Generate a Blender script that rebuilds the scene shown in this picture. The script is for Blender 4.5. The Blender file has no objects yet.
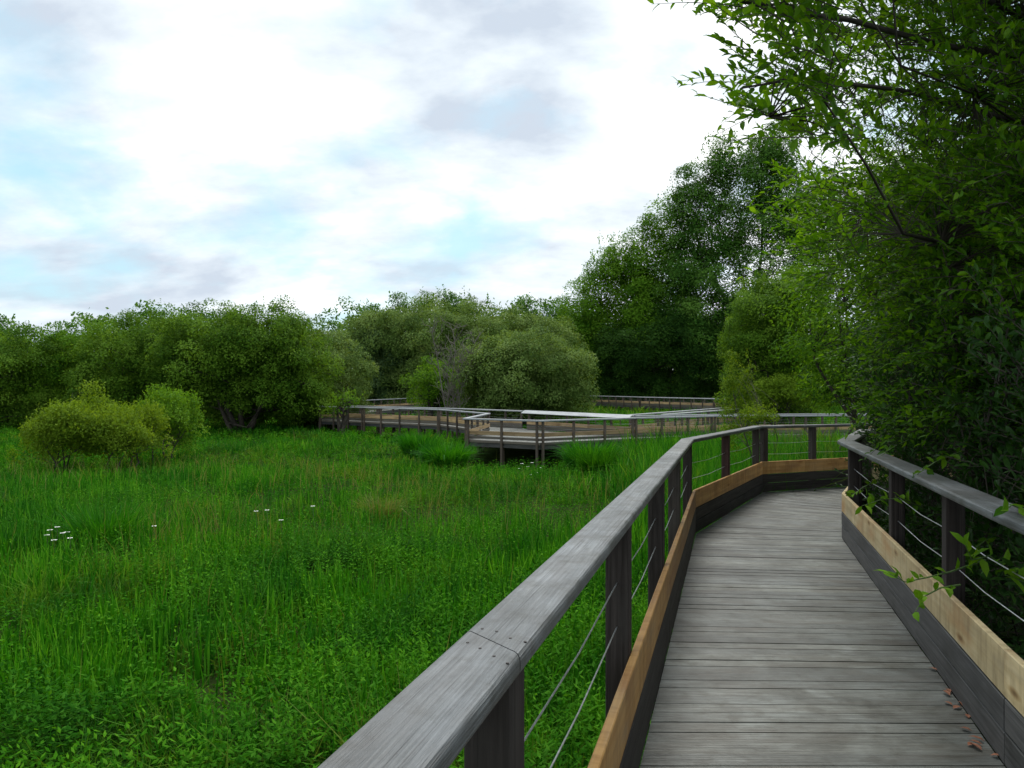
import bpy, math, random
import numpy as np
from mathutils import Vector

SC = bpy.context.scene
COL = SC.collection
RNG = np.random.default_rng(7)
random.seed(7)
CAMZ = 4.0
F = 740.0

# ------------------------------------------------------------------ helpers
def P(px, py, d):
    """point seen at pixel px,py of the photo at distance d"""
    return np.array([(px - 512) / F * d, d, CAMZ + (384 - py) / F * d])

def ss(a, b, x):
    t = np.clip((np.asarray(x, float) - a) / (b - a), 0, 1)
    return t * t * (3 - 2 * t)

def lump(x, y, s=1.0, ph=0.0):
    """smooth pseudo noise in -1..1"""
    x = np.asarray(x, float) * s + ph * 3.1; y = np.asarray(y, float) * s + ph * 1.7
    return (np.sin(x * 1.0 + 1.3 * np.sin(y * .71 + ph)) + np.sin(y * 1.13 + 1.7 * np.sin(x * .53 + 2 + ph))
            + .6 * np.sin(x * 2.3 + y * 1.9 + ph) + .5 * np.sin(x * 3.7 - y * 4.1 + 1 + ph)) / 3.1

def hollow(x, y):
    """wet hollow under the far platform and a smaller one under the left walk"""
    a = np.exp(-(((x - .2) / 2.6) ** 2 + ((y - 34.6) / 2.2) ** 4)); b = np.exp(-(((x + 7.6) / 1.6) ** 2 + ((y - 51.2) / 2.2) ** 4))
    return np.clip(1.25 * a + b, 0, 1)

def ground(x, y):
    x = np.asarray(x, float); y = np.asarray(y, float)
    g = .35 + 1.1 * (1 - ss(0, 34, y))
    g = g - .75 * hollow(x, y)
    return g + .08 * lump(x, y, .5) + .04 * lump(x, y, 1.9, 2)

def tag(o, label=None, cat=None, group=None, kind=None):
    if label: o['label'] = label
    if cat: o['category'] = cat
    if group: o['group'] = group
    if kind: o['kind'] = kind
    return o

def empty(name, loc, label, cat, group=None):
    o = bpy.data.objects.new(name, None); COL.objects.link(o)
    o.location = loc
    o.empty_display_size = .2
    return tag(o, label, cat, group)

def link(name, me, mat, parent=None):
    o = bpy.data.objects.new(name, me); COL.objects.link(o)
    if mat: me.materials.append(mat)
    if parent is not None:
        o.parent = parent
        o.matrix_parent_inverse = __import__('mathutils').Matrix.Translation(parent.location).inverted() if parent.type == 'EMPTY' else parent.matrix_world.inverted()
    return o

def mesh_arrays(name, v, loops, tot, tint=None, gco=None, smooth=False):
    me = bpy.data.meshes.new(name)
    v = np.ascontiguousarray(v, np.float32)
    me.vertices.add(len(v)); me.vertices.foreach_set('co', v.ravel())
    me.loops.add(len(loops)); me.loops.foreach_set('vertex_index', np.ascontiguousarray(loops, np.int32))
    tot = np.ascontiguousarray(tot, np.int32)
    start = np.zeros(len(tot), np.int32); start[1:] = np.cumsum(tot)[:-1]
    me.polygons.add(len(tot)); me.polygons.foreach_set('loop_start', start); me.polygons.foreach_set('loop_total', tot)
    me.polygons.foreach_set('use_smooth', np.full(len(tot), bool(smooth)))
    if tint is not None:
        a = me.attributes.new('tint', 'FLOAT', 'POINT'); a.data.foreach_set('value', np.ascontiguousarray(tint, np.float32))
    if gco is not None:
        a = me.attributes.new('gco', 'FLOAT_VECTOR', 'POINT'); a.data.foreach_set('vector', np.ascontiguousarray(gco, np.float32).ravel())
    me.update(calc_edges=True)
    return me

def stamp(v, template, tint):
    """v: N x K x 3, template: faces over K; tint: N"""
    N, K = v.shape[:2]
    flat = np.concatenate([np.array(f) for f in template])
    tt = np.array([len(f) for f in template])
    loops = (np.arange(N)[:, None] * K + flat[None]).ravel()
    return v.reshape(-1, 3), loops, np.tile(tt, N), np.repeat(tint, K)

class MB:
    """collects beams and tubes into one mesh with grain coordinates"""
    def __init__(s): s.v = []; s.f = []; s.g = []; s.t = []; s.smooth = False
    def add(s, v, f, g, t):
        b = len(s.v)
        s.v += [tuple(map(float, p)) for p in v]; s.g += [tuple(map(float, p)) for p in g]; s.t += [t] * len(v)
        s.f += [[i + b for i in q] for q in f]
    def prism(s, p0, p1, lat0, lat1, prof, t=None, vert=(0, 0, 1)):
        """profile prof [(u,w)] swept p0->p1; u along lat vectors, w along vert"""
        p0 = np.array(p0, float); p1 = np.array(p1, float); vert = np.array(vert, float)
        n = len(prof); L = np.linalg.norm(p1 - p0); off = np.array([random.random() * 50, random.random() * 9, random.random() * 9])
        v = []; g = []
        for p, lat, a in ((p0, lat0, 0), (p1, lat1, L)):
            for u, w in prof:
                v.append(p + np.array(lat) * u + vert * w); g.append(off + np.array([a, u, w]))
        f = [[i, (i + 1) % n, n + (i + 1) % n, n + i] for i in range(n)] + [list(range(n))[::-1], list(range(n, 2 * n))]
        s.add(v, f, g, random.random() if t is None else t)
    def box(s, c, ax, ay, hx, hy, z0, z1, ch=.006, t=None):
        """upright post: centre c(x,y), axes ax, ay"""
        prof = [(-hx + ch, -hy), (hx - ch, -hy), (hx, -hy + ch), (hx, hy - ch), (hx - ch, hy), (-hx + ch, hy), (-hx, hy - ch), (-hx, -hy + ch)]
        off = np.array([random.random() * 50, random.random() * 9, random.random() * 9]); v = []; g = []
        for z in (z0, z1):
            for a, b in prof:
                v.append(np.array([c[0], c[1], z]) + np.array([ax[0], ax[1], 0]) * a + np.array([ay[0], ay[1], 0]) * b); g.append(off + np.array([z, a, b]))
        f = [[i, (i + 1) % 8, 8 + (i + 1) % 8, 8 + i] for i in range(8)] + [list(range(8))[::-1], list(range(8, 16))]
        s.add(v, f, g, random.random() if t is None else t)
    def tube(s, pts, rad, sides=6, t=None):
        pts = [np.array(p, float) for p in pts]; n = len(pts)
        if not hasattr(rad, '__len__'): rad = [rad] * n
        v = []; g = []; L = 0; off = random.random() * 40
        for i in range(n):
            d = pts[min(i + 1, n - 1)] - pts[max(i - 1, 0)]; d /= np.linalg.norm(d) + 1e-9
            a = np.cross(d, [0.31, .2, .93] if abs(d[2]) < .9 else [1, .1, 0]); a /= np.linalg.norm(a); b = np.cross(d, a)
            if i: L += np.linalg.norm(pts[i] - pts[i - 1])
            for k in range(sides):
                th = 2 * math.pi * k / sides
                o = (a * math.cos(th) + b * math.sin(th)) * rad[i]
                v.append(pts[i] + o); g.append([L + off, math.cos(th) * rad[i], math.sin(th) * rad[i]])
        f = []
        for i in range(n - 1):
            for k in range(sides):
                k2 = (k + 1) % sides
                f.append([i * sides + k, i * sides + k2, (i + 1) * sides + k2, (i + 1) * sides + k])
        f += [list(range(sides))[::-1], list(range((n - 1) * sides, n * sides))]
        s.add(v, f, g, random.random() if t is None else t)
    def build(s, name, mat, parent=None, smooth=False):
        loops = np.concatenate([np.array(f) for f in s.f]); tot = [len(f) for f in s.f]
        me = mesh_arrays(name, np.array(s.v), loops, tot, s.t, s.g, smooth)
        return link(name, me, mat, parent)

# ------------------------------------------------------------------ materials
def new_mat(name):
    m = bpy.data.materials.new(name); m.use_nodes = True
    nt = m.node_tree; nt.nodes.clear()
    out = nt.nodes.new('ShaderNodeOutputMaterial')
    return m, nt, out
def N(nt, typ, **kw):
    n = nt.nodes.new(typ)
    for k, v in kw.items(): setattr(n, k, v)
    return n
def ramp(nt, stops, interp='LINEAR'):
    r = nt.nodes.new('ShaderNodeValToRGB'); e = r.color_ramp.elements; r.color_ramp.interpolation = interp
    while len(e) < len(stops): e.new(.5)
    for el, (p, c) in zip(e, stops): el.position = p; el.color = (*c, 1)
    return r
def attr(nt, name):
    a = nt.nodes.new('ShaderNodeAttribute'); a.attribute_name = name; return a
def mixc(nt, mode, fac, a, b):
    m = nt.nodes.new('ShaderNodeMix'); m.data_type = 'RGBA'; m.blend_type = mode
    for sock, val in ((m.inputs[0], fac), (m.inputs[6], a), (m.inputs[7], b)):
        if isinstance(val, bpy.types.NodeSocket): nt.links.new(val, sock)
        elif isinstance(val, (int, float)): sock.default_value = val
        else: sock.default_value = (*val, 1)
    return m.outputs[2]
def noise(nt, vec, scale, detail=4, rough=.55, dist=0.0):
    n = nt.nodes.new('ShaderNodeTexNoise'); n.inputs['Scale'].default_value = scale; n.inputs['Detail'].default_value = detail
    n.inputs['Roughness'].default_value = rough; n.inputs['Distortion'].default_value = dist
    if vec is not None: nt.links.new(vec, n.inputs['Vector'])
    return n.outputs['Fac']
def mapped(nt, vec, sc):
    m = nt.nodes.new('ShaderNodeMapping'); m.inputs['Scale'].default_value = sc; nt.links.new(vec, m.inputs['Vector']); return m.outputs[0]

def wood(name, dark, mid, light, rough=.6, spec=.4, grain=(1.2, 45, 45), stain=None, bump=.35, crack=True, knots=False, dirt=False):
    m, nt, out = new_mat(name)
    g = attr(nt, 'gco').outputs['Vector']; t = attr(nt, 'tint').outputs['Fac']
    n1 = noise(nt, mapped(nt, g, grain), 1.0, 5, .6, .3)
    n2 = noise(nt, mapped(nt, g, (1.6, 9, 9)), 1.0, 4, .6)
    r = ramp(nt, [(.25, dark), (.5, mid), (.75, light)]); nt.links.new(n1, r.inputs[0])
    c = mixc(nt, 'MULTIPLY', .7, r.outputs[0], ramp_out(nt, n2, [(.3, (.8, .8, .8)), (.7, (1.1, 1.1, 1.1))]))
    c = mixc(nt, 'MULTIPLY', 1.0, c, ramp_out(nt, t, [(0, (.68, .69, .71)), (.5, (.95, .95, .95)), (1, (1.22, 1.2, 1.16))]))
    if dirt:
        geo = N(nt, 'ShaderNodeNewGeometry')
        d1 = noise(nt, geo.outputs['Position'], 2.3, 7, .65, .4); d2 = noise(nt, geo.outputs['Position'], 11, 5, .65)
        c = mixc(nt, 'MULTIPLY', 1.0, c, ramp_out(nt, d1, [(.36, (.50, .49, .44)), (.50, (.86, .87, .84)), (.64, (1.22, 1.26, 1.26))]))
        c = mixc(nt, 'MULTIPLY', .8, c, ramp_out(nt, d2, [(.33, (.55, .52, .46)), (.5, (1, 1, 1))]))
    if knots:
        vo = N(nt, 'ShaderNodeTexVoronoi'); vo.inputs['Scale'].default_value = 1.0; nt.links.new(mapped(nt, g, (2.2, 7.5, 7.5)), vo.inputs['Vector'])
        c = mixc(nt, 'MULTIPLY', 1.0, c, ramp_out(nt, vo.outputs['Distance'], [(.05, (.30, .22, .16)), (.13, (.75, .66, .55)), (.2, (1, 1, 1))]))
        n5 = noise(nt, mapped(nt, g, (14, 3, 3)), 1.0, 5, .65)
        c = mixc(nt, 'MULTIPLY', .8, c, ramp_out(nt, n5, [(.35, (.62, .58, .54)), (.55, (1, 1, 1))]))
        n6 = noise(nt, mapped(nt, g, (1.4, 7, 7)), 1.0, 5, .6)
        c = mixc(nt, 'MIX', ramp_out(nt, n6, [(.52, (0, 0, 0)), (.74, (.45, .45, .45))]), c, (.16, .14, .115))
    if crack:
        n3 = noise(nt, mapped(nt, g, (.7, 160, 160)), 1.0, 2, .5)
        c = mixc(nt, 'MULTIPLY', .8, c, ramp_out(nt, n3, [(.3, (.35, .34, .33)), (.42, (1, 1, 1))]))
    if stain:
        n4 = noise(nt, mapped(nt, g, (1.3, 3, 3)), 1.3, 4, .6)
        c = mixc(nt, 'MIX', ramp_out(nt, n4, [(.5, (0, 0, 0)), (.72, (.75, .75, .75))]), c, stain)
    b = N(nt, 'ShaderNodeBsdfPrincipled'); nt.links.new(c, b.inputs['Base Color'])
    b.inputs['Roughness'].default_value = rough; b.inputs['Specular IOR Level'].default_value = spec
    rr = ramp_out(nt, n2, [(.2, (rough - .12,) * 3), (.8, (rough + .12,) * 3)]); nt.links.new(rr, b.inputs['Roughness'])
    bp = N(nt, 'ShaderNodeBump'); bp.inputs['Strength'].default_value = bump; bp.inputs['Distance'].default_value = .004
    nt.links.new(n1, bp.inputs['Height']); nt.links.new(bp.outputs[0], b.inputs['Normal'])
    nt.links.new(b.outputs[0], out.inputs[0])
    return m
def ramp_out(nt, fac, stops):
    r = ramp(nt, stops); nt.links.new(fac, r.inputs[0]); return r.outputs[0]

def leaf_mat(name, c0, c1, c2, transl=.3, rough=.5, spec=.3, patch=None, pscale=.25, patch2=None):
    m, nt, out = new_mat(name)
    t = attr(nt, 'tint').outputs['Fac']
    c = ramp_out(nt, t, [(0, c0), (.5, c1), (1, c2)])
    if patch:
        geo = N(nt, 'ShaderNodeNewGeometry')
        n = noise(nt, geo.outputs['Position'], pscale, 3, .6)
        c = mixc(nt, 'MIX', ramp_out(nt, n, [(.45, (0, 0, 0)), (.68, (1, 1, 1))]), c, patch)
    if patch2:
        geo2 = N(nt, 'ShaderNodeNewGeometry'); n2 = noise(nt, geo2.outputs['Position'], .55, 4, .65)
        c = mixc(nt, 'MULTIPLY', ramp_out(nt, n2, [(.44, (0, 0, 0)), (.60, (1, 1, 1))]), c, patch2)
    p = N(nt, 'ShaderNodeBsdfPrincipled'); nt.links.new(c, p.inputs['Base Color'])
    p.inputs['Roughness'].default_value = rough; p.inputs['Specular IOR Level'].default_value = spec
    tr = N(nt, 'ShaderNodeBsdfTranslucent')
    nt.links.new(mixc(nt, 'MULTIPLY', 1, c, (1.5, 1.35, .5)), tr.inputs[0])
    mx = N(nt, 'ShaderNodeMixShader'); mx.inputs[0].default_value = transl
    nt.links.new(p.outputs[0], mx.inputs[1]); nt.links.new(tr.outputs[0], mx.inputs[2]); nt.links.new(mx.outputs[0], out.inputs[0])
    return m

M = {}
M['deck'] = wood('weathered_deck', (.045, .047, .042), (.105, .110, .102), (.19, .197, .187), .47, .5, (4, 90, 90), (.050, .041, .028), .9, dirt=True)
M['rail'] = wood('silvered_rail', (.075, .077, .082), (.14, .146, .154), (.22, .228, .24), .46, .5, (5, 170, 170), (.085, .082, .08), .8, dirt=True)
M['post'] = wood('dark_post', (.023, .018, .016), (.046, .037, .034), (.078, .064, .058), .75, .15, (2.5, 70, 70), (.06, .055, .05), .5)
M['dark_board'] = wood('dark_board', (.020, .017, .016), (.038, .033, .031), (.068, .06, .057), .7, .2, (2.5, 70, 70), (.05, .047, .042), .5)
M['grey_board'] = wood('grey_board', (.052, .050, .049), (.088, .086, .084), (.135, .132, .128), .65, .25, (2.5, 70, 70), (.035, .034, .03), .5)
M['tan_board'] = wood('tan_board', (.32, .165, .05), (.45, .25, .085), (.56, .345, .14), .6, .25, (.9, 22, 22), (.24, .10, .03), .25, False, True)
M['pale_board'] = wood('pale_board', (.50, .37, .18), (.64, .50, .27), (.74, .62, .38), .6, .3, (.9, 18, 18), (.40, .21, .08), .25, False, True)
M['far_board'] = wood('far_board', (.32, .20, .09), (.46, .31, .16), (.58, .42, .25), .65, .3, (.9, 22, 22), (.16, .10, .05), .2, False)
M['far_post'] = wood('far_post', (.06, .044, .034), (.105, .08, .064), (.155, .125, .105), .7, .25, (1.2, 40, 40), None, .3)
M['red_post'] = wood('red_post', (.045, .022, .02), (.075, .034, .03), (.11, .055, .048), .7, .25, (1.2, 40, 40), None, .3)
M['bark'] = wood('bark', (.02, .017, .013), (.05, .042, .033), (.10, .09, .075), .85, .2, (3, 18, 18), None, .6)
M['pale_bark'] = wood('pale_bark', (.09, .08, .065), (.16, .145, .12), (.24, .22, .19), .85, .2, (3, 18, 18), None, .4)
def simple(name, col, rough=.5, metal=0, spec=.5):
    m, nt, out = new_mat(name); b = N(nt, 'ShaderNodeBsdfPrincipled'); geo = N(nt, 'ShaderNodeNewGeometry')
    n = noise(nt, geo.outputs['Position'], 30, 3)
    nt.links.new(ramp_out(nt, n, [(.3, tuple(c * .75 for c in col)), (.7, tuple(min(1, c * 1.2) for c in col))]), b.inputs['Base Color'])
    b.inputs['Roughness'].default_value = rough; b.inputs['Metallic'].default_value = metal; b.inputs['Specular IOR Level'].default_value = spec
    nt.links.new(b.outputs[0], out.inputs[0]); return m
M['cable'] = simple('steel_cable', (.55, .56, .56), .35, .8)
M['nail'] = simple('rusty_nail', (.03, .025, .022), .6, .3)
M['white'] = simple('white_petal', (.8, .8, .74), .7)
M['dead_leaf'] = simple('dead_leaf', (.22, .075, .03), .7)
M['stem'] = simple('green_stem', (.07, .13, .03), .6)

# ground
m, nt, out = new_mat('marsh_soil'); geo = N(nt, 'ShaderNodeNewGeometry')
n = noise(nt, geo.outputs['Position'], .6, 6); n2 = noise(nt, geo.outputs['Position'], 6, 5)
c = mixc(nt, 'MULTIPLY', .8, ramp_out(nt, n, [(.3, (.018, .028, .010)), (.7, (.030, .05, .012))]), ramp_out(nt, n2, [(.3, (.5, .5, .5)), (.7, (1.3, 1.3, 1.3))]))
b = N(nt, 'ShaderNodeBsdfPrincipled'); nt.links.new(c, b.inputs[0]); b.inputs['Roughness'].default_value = 1; b.inputs['Specular IOR Level'].default_value = 0
nt.links.new(b.outputs[0], out.inputs[0]); M['soil'] = m

M['grass'] = leaf_mat('meadow_grass', (.014, .085, .003), (.050, .19, .006), (.16, .34, .022), .36, .75, .05, (.15, .215, .028), .20, (.42, .58, 1.15))
M['reed'] = leaf_mat('reed_blade', (.014, .095, .004), (.036, .19, .006), (.11, .31, .022), .36, .65, .08, None, .25, (.5, .66, 1.2))
M['herb'] = leaf_mat('broad_herb', (.012, .07, .002), (.034, .15, .004), (.10, .28, .014), .3, .85, .03, None, .25, (.5, .62, 1.1))
M['straw'] = leaf_mat('dry_stalk', (.10, .17, .03), (.15, .19, .045), (.20, .18, .07), .3, .7, .1)
LEAF = {
 'mid':    leaf_mat('leaf_mid',    (.030, .085, .006), (.085, .18, .014), (.16, .28, .030), .32, .7, .06),
 'dark':   leaf_mat('leaf_dark',   (.010, .036, .005), (.026, .072, .009), (.055, .125, .017), .25, .7, .06),
 'blue':   leaf_mat('leaf_blue',   (.034, .076, .026), (.085, .155, .056), (.16, .245, .10), .25, .7, .06),
 'grey':   leaf_mat('leaf_grey',   (.054, .105, .020), (.125, .205, .046), (.21, .295, .085), .28, .7, .06),
 'light':  leaf_mat('leaf_light',  (.036, .11, .006), (.095, .215, .012), (.165, .31, .025), .34, .7, .06),
 'yellow': leaf_mat('leaf_yellow', (.065, .125, .006), (.125, .215, .013), (.20, .30, .03), .35, .7, .06),
 'poplar': leaf_mat('leaf_poplar', (.024, .080, .011), (.066, .165, .021), (.13, .25, .04), .28, .7, .06),
 'near':   leaf_mat('leaf_sallow', (.022, .075, .003), (.062, .165, .006), (.15, .29, .015), .5, .5, .15),
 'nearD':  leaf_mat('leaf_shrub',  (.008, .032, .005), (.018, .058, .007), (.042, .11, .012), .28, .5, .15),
}

# ------------------------------------------------------------------ leaves and trees
def unit(a): return a / (np.linalg.norm(a, axis=-1, keepdims=True) + 1e-9)
FLAT_T = [[0, 1, 2, 3]]
FULL_T = [[0, 1, 4], [1, 2, 5, 4], [2, 3, 5], [0, 6, 1], [1, 6, 7, 2], [2, 7, 3]]
def leaf_verts(pos, axis, nrm, length, width, full=False):
    axis = unit(axis); side = unit(np.cross(axis, nrm)); nrm = np.cross(side, axis)
    L = np.asarray(length).reshape(-1, 1) * np.ones((len(pos), 1)); W = np.asarray(width).reshape(-1, 1) * np.ones((len(pos), 1))
    if not full:
        v = np.stack([pos, pos + axis * L * .5 + side * W * .5 - nrm * W * .1, pos + axis * L, pos + axis * L * .45 - side * W * .5 - nrm * W * .1], 1)
        return v, FLAT_T
    dr = nrm * L * .12
    v = np.stack([pos, pos + axis * L * .33 + dr * .4, pos + axis * L * .68 + dr * .35, pos + axis * L - dr * .4,
                  pos + axis * L * .30 + side * W * .46 + dr * .9, pos + axis * L * .66 + side * W * .42 + dr * .8,
                  pos + axis * L * .30 - side * W * .46 + dr * .9, pos + axis * L * .66 - side * W * .42 + dr * .8], 1)
    return v, FULL_T

def crown_clumps(rng, lobes, clump_r, density, leaf, up=.35, hang=0.0, fill=.12, flare=.0):
    """lobes [(cx,cy,cz,rx,ry,rz)] -> leaf arrays; leaves sit on many small clumps over each lobe"""
    A = []
    allc = []
    for (cx, cy, cz, rx, ry, rz) in lobes:
        ravg = (rx * ry * rz) ** (1 / 3)
        nc = int(max(8, 6.5 * (ravg / clump_r) ** 2))
        d = unit(rng.normal(size=(nc, 3)))
        d[:, 2] = np.where(d[:, 2] < -.55, -d[:, 2] * .5, d[:, 2]); d = unit(d)
        rr = rng.uniform(.66, 1.04, (nc, 1)) * (1 + .10 * np.sin(5 * d[:, :1] + cx) + .08 * np.sin(7 * d[:, 1:2] + 3 * d[:, 2:3] + cy))
        c = np.array([cx, cy, cz]) + d * rr * np.array([rx, ry, rz])
        cr = clump_r * rng.uniform(.6, 1.35, nc)
        allc.append(c)
        nl = np.maximum(6, (density * cr ** 2 / (leaf * leaf)).astype(int))
        idx = np.repeat(np.arange(nc), nl); n = len(idx)
        ld = unit(rng.normal(size=(n, 3)) + d[idx] * .55 + np.array([0, 0, up]))
        pos = c[idx] + ld * (cr[idx][:, None]) * rng.uniform(.3, 1.0, (n, 1)) ** .6 * np.array([1, 1, .8])
        nrm = unit(ld * 1.0 + d[idx] * .4 + np.array([0, 0, .45]) + rng.normal(size=(n, 3)) * .28)
        ax = unit(np.cross(nrm, rng.normal(size=(n, 3))) + ld * .5 + np.array([0, 0, -hang]))
        tint = np.clip(.48 + .20 * rng.normal(size=nc)[idx] + .17 * rng.normal(size=n), 0, 1)
        A.append((pos, ax, nrm, tint))
        # interior leaves
        ni = int(n * fill)
        if ni:
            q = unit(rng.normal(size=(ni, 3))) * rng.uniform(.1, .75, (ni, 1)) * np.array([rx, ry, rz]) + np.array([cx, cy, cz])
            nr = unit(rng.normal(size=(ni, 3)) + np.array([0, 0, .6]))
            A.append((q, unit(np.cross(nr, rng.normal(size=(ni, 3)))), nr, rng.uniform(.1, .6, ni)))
    pos = np.concatenate([a[0] for a in A]); ax = np.concatenate([a[1] for a in A]); nr = np.concatenate([a[2] for a in A]); tt = np.concatenate([a[3] for a in A])
    return pos, ax, nr, tt, np.concatenate(allc)

def spikes(rng, lobes, n, length, leaf):
    """leafy shoots standing out of the crown's top"""
    out = []
    for (cx, cy, cz, rx, ry, rz) in lobes:
        d = unit(rng.normal(size=(n, 3)) * np.array([1, 1, .6]) + np.array([0, 0, .9])); d[:, 2] = abs(d[:, 2])
        b = np.array([cx, cy, cz]) + d * np.array([rx, ry, rz]) * .97
        g = unit(d * .5 + np.array([0, 0, 1]) + rng.normal(size=(n, 3)) * .15)
        k = max(5, int(length / leaf * 2.2))
        for j in range(k):
            L = rng.uniform(.6, 1.3, (n, 1)) * length
            p = b + g * L * (j / k) + rng.normal(size=(n, 3)) * leaf * .35 * (1 - j / k)
            ax = unit(g + rng.normal(size=(n, 3)) * .8); nr = unit(rng.normal(size=(n, 3)) + np.array([0, 0, .3]))
            out.append((p, ax, nr, np.clip(rng.normal(.65, .2, n), 0, 1)))
    return [np.concatenate([o[i] for o in out]) for i in range(4)]

def branch(mb, rng, a, b, r0, r1, sag=.12, n=6, sides=6):
    a = np.array(a, float); b = np.array(b, float); L = np.linalg.norm(b - a)
    k1 = rng.normal(size=3) * L * .06
    pts = [a + (b - a) * t + np.array([0, 0, 1]) * math.sin(t * math.pi) * L * sag + k1 * math.sin(t * 2 * math.pi) for t in np.linspace(0, 1, n)]
    mb.tube(pts, list(np.linspace(r0, r1, n)), sides)
    return pts

def tree(name, label, cat, base, lobes, mat, clump_r, leaf, density=7.0, trunk_r=.2, stems=1, group=None, bark='bark', spike=0, hang=0.1, aspect=.5, seed=1, spike_len=.8, fill=.12, limb_n=14, up=.35, skirt=True, back=1.8):
    rng = np.random.default_rng(seed)
    if stems > 1 and skirt:
        g0 = float(ground(*base))
        lobes = list(lobes) + [(l[0], l[1] + back, g0 + 1.1 + .35 * (l[2] - l[5] - g0), l[3] * .85, l[4] * .8, max(1.2, .75 * (l[2] - l[5] - g0 + .8))) for l in lobes if l[2] - l[5] - g0 > -.4]
    leaf *= .74; clump_r *= 1.15
    bx, by = base; bz = float(ground(bx, by)) - .1
    root = empty(name, (bx, by, bz), label, cat, group)
    pos, ax, nr, tt, cl = crown_clumps(rng, lobes, clump_r, density, leaf, up, hang, fill)
    if spike:
        s = spikes(rng, lobes, spike, spike_len, leaf)
        pos = np.concatenate([pos, s[0]]); ax = np.concatenate([ax, s[1]]); nr = np.concatenate([nr, s[2]]); tt = np.concatenate([tt, s[3]])
    keep = pos[:, 2] > ground(pos[:, 0], pos[:, 1]) + .05
    pos, ax, nr, tt = pos[keep], ax[keep], nr[keep], tt[keep]
    ln = leaf * rng.uniform(.7, 1.35, len(pos))
    v, T = leaf_verts(pos, ax, nr, ln, ln * aspect)
    vv, lo, to, ti = stamp(v, T, tt)
    mb = MB()
    zc = sum(l[2] for l in lobes) / len(lobes); top = max(l[2] + l[5] * .6 for l in lobes)
    for s in range(stems):
        sx = bx + (rng.uniform(-.5, .5) if stems > 1 else 0); sy = by + (rng.uniform(-.5, .5) if stems > 1 else 0)
        l = lobes[s % len(lobes)]
        tip = np.array([l[0] + rng.uniform(-.2, .2) * l[3], l[1], l[2] + l[5] * .55])
        tr = branch(mb, rng, (sx, sy, bz), tip, trunk_r, trunk_r * .2, 0, 9, 8)
        sel = cl[rng.permutation(len(cl))[:limb_n]]
        for c in sel:
            i = int(np.argmin([np.linalg.norm(q - c) + (3 if q[2] > c[2] else 0) for q in tr])); i = min(max(i, 2), 7)
            branch(mb, rng, tr[i], c, trunk_r * .45 * (1 - i / 12), trunk_r * .08, .08, 5, 5)
    mb.build('trunk', M[bark], root, True)
    link('crown', mesh_arrays('crown', vv, lo, to, ti), LEAF[mat], root)
    return root

def pxlobe(px, py, d, rpx, rpy, depth=None):
    c = P(px, py, d); s = d / F
    return (c[0], c[1], c[2], rpx * s, (depth if depth else rpx * s), rpy * s)

# ------------------------------------------------------------------ setting: ground
xs = np.concatenate([np.linspace(-900, -90, 18), np.linspace(-80, 80, 161), np.linspace(90, 900, 18)])
ys = np.concatenate([np.linspace(-200, -12, 10), np.linspace(-10, 70, 121), np.linspace(75, 1500, 30)])
gx, gy = np.meshgrid(xs, ys); gz = ground(gx, gy)
V = np.stack([gx.ravel(), gy.ravel(), gz.ravel()], 1); nx = len(xs)
q = (np.arange(len(ys) - 1)[:, None] * nx + np.arange(nx - 1)[None]).ravel()
loops = np.stack([q, q + 1, q + 1 + nx, q + nx], 1).ravel()
go = link('ground', mesh_arrays('ground', V, loops, np.full(len(q), 4), smooth=True), M['soil'])
tag(go, 'dark marshy soil under the grass', 'ground', kind='structure')

# ------------------------------------------------------------------ boardwalks
def lat_nodes(pts, side):
    """mitred outward vectors of a polyline; side=+1 outward is left of travel"""
    p = np.array(pts, float)[:, :2]; n = len(p); out = []; nor = []
    for i in range(n - 1):
        d = p[i + 1] - p[i]; d /= np.linalg.norm(d); nor.append(np.array([-d[1], d[0]]) * side)
    for i in range(n):
        if i == 0: v = nor[0]
        elif i == n - 1: v = nor[-1]
        else:
            v = nor[i - 1] + nor[i]; v = v / np.linalg.norm(v); v = v / max(.45, v @ nor[i])
        out.append(np.array([v[0], v[1], 0.]))
    return out, nor

def rounded(u0, u1, w0, w1, c):
    o = []
    for (cu, cw, a0) in ((u0 + c, w0 + c, 180), (u1 - c, w0 + c, 270), (u1 - c, w1 - c, 0), (u0 + c, w1 - c, 90)):
        for k in range(4):
            a = math.radians(a0 + 30 * k); o.append((cu + c * math.cos(a), cw + c * math.sin(a)))
    return o

def chamf(u0, u1, w0, w1, c):
    return [(u0 + c, w0), (u1 - c, w0), (u1, w0 + c), (u1, w1 - c), (u1 - c, w1), (u0 + c, w1), (u0, w1 - c), (u0, w0 + c)]

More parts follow.
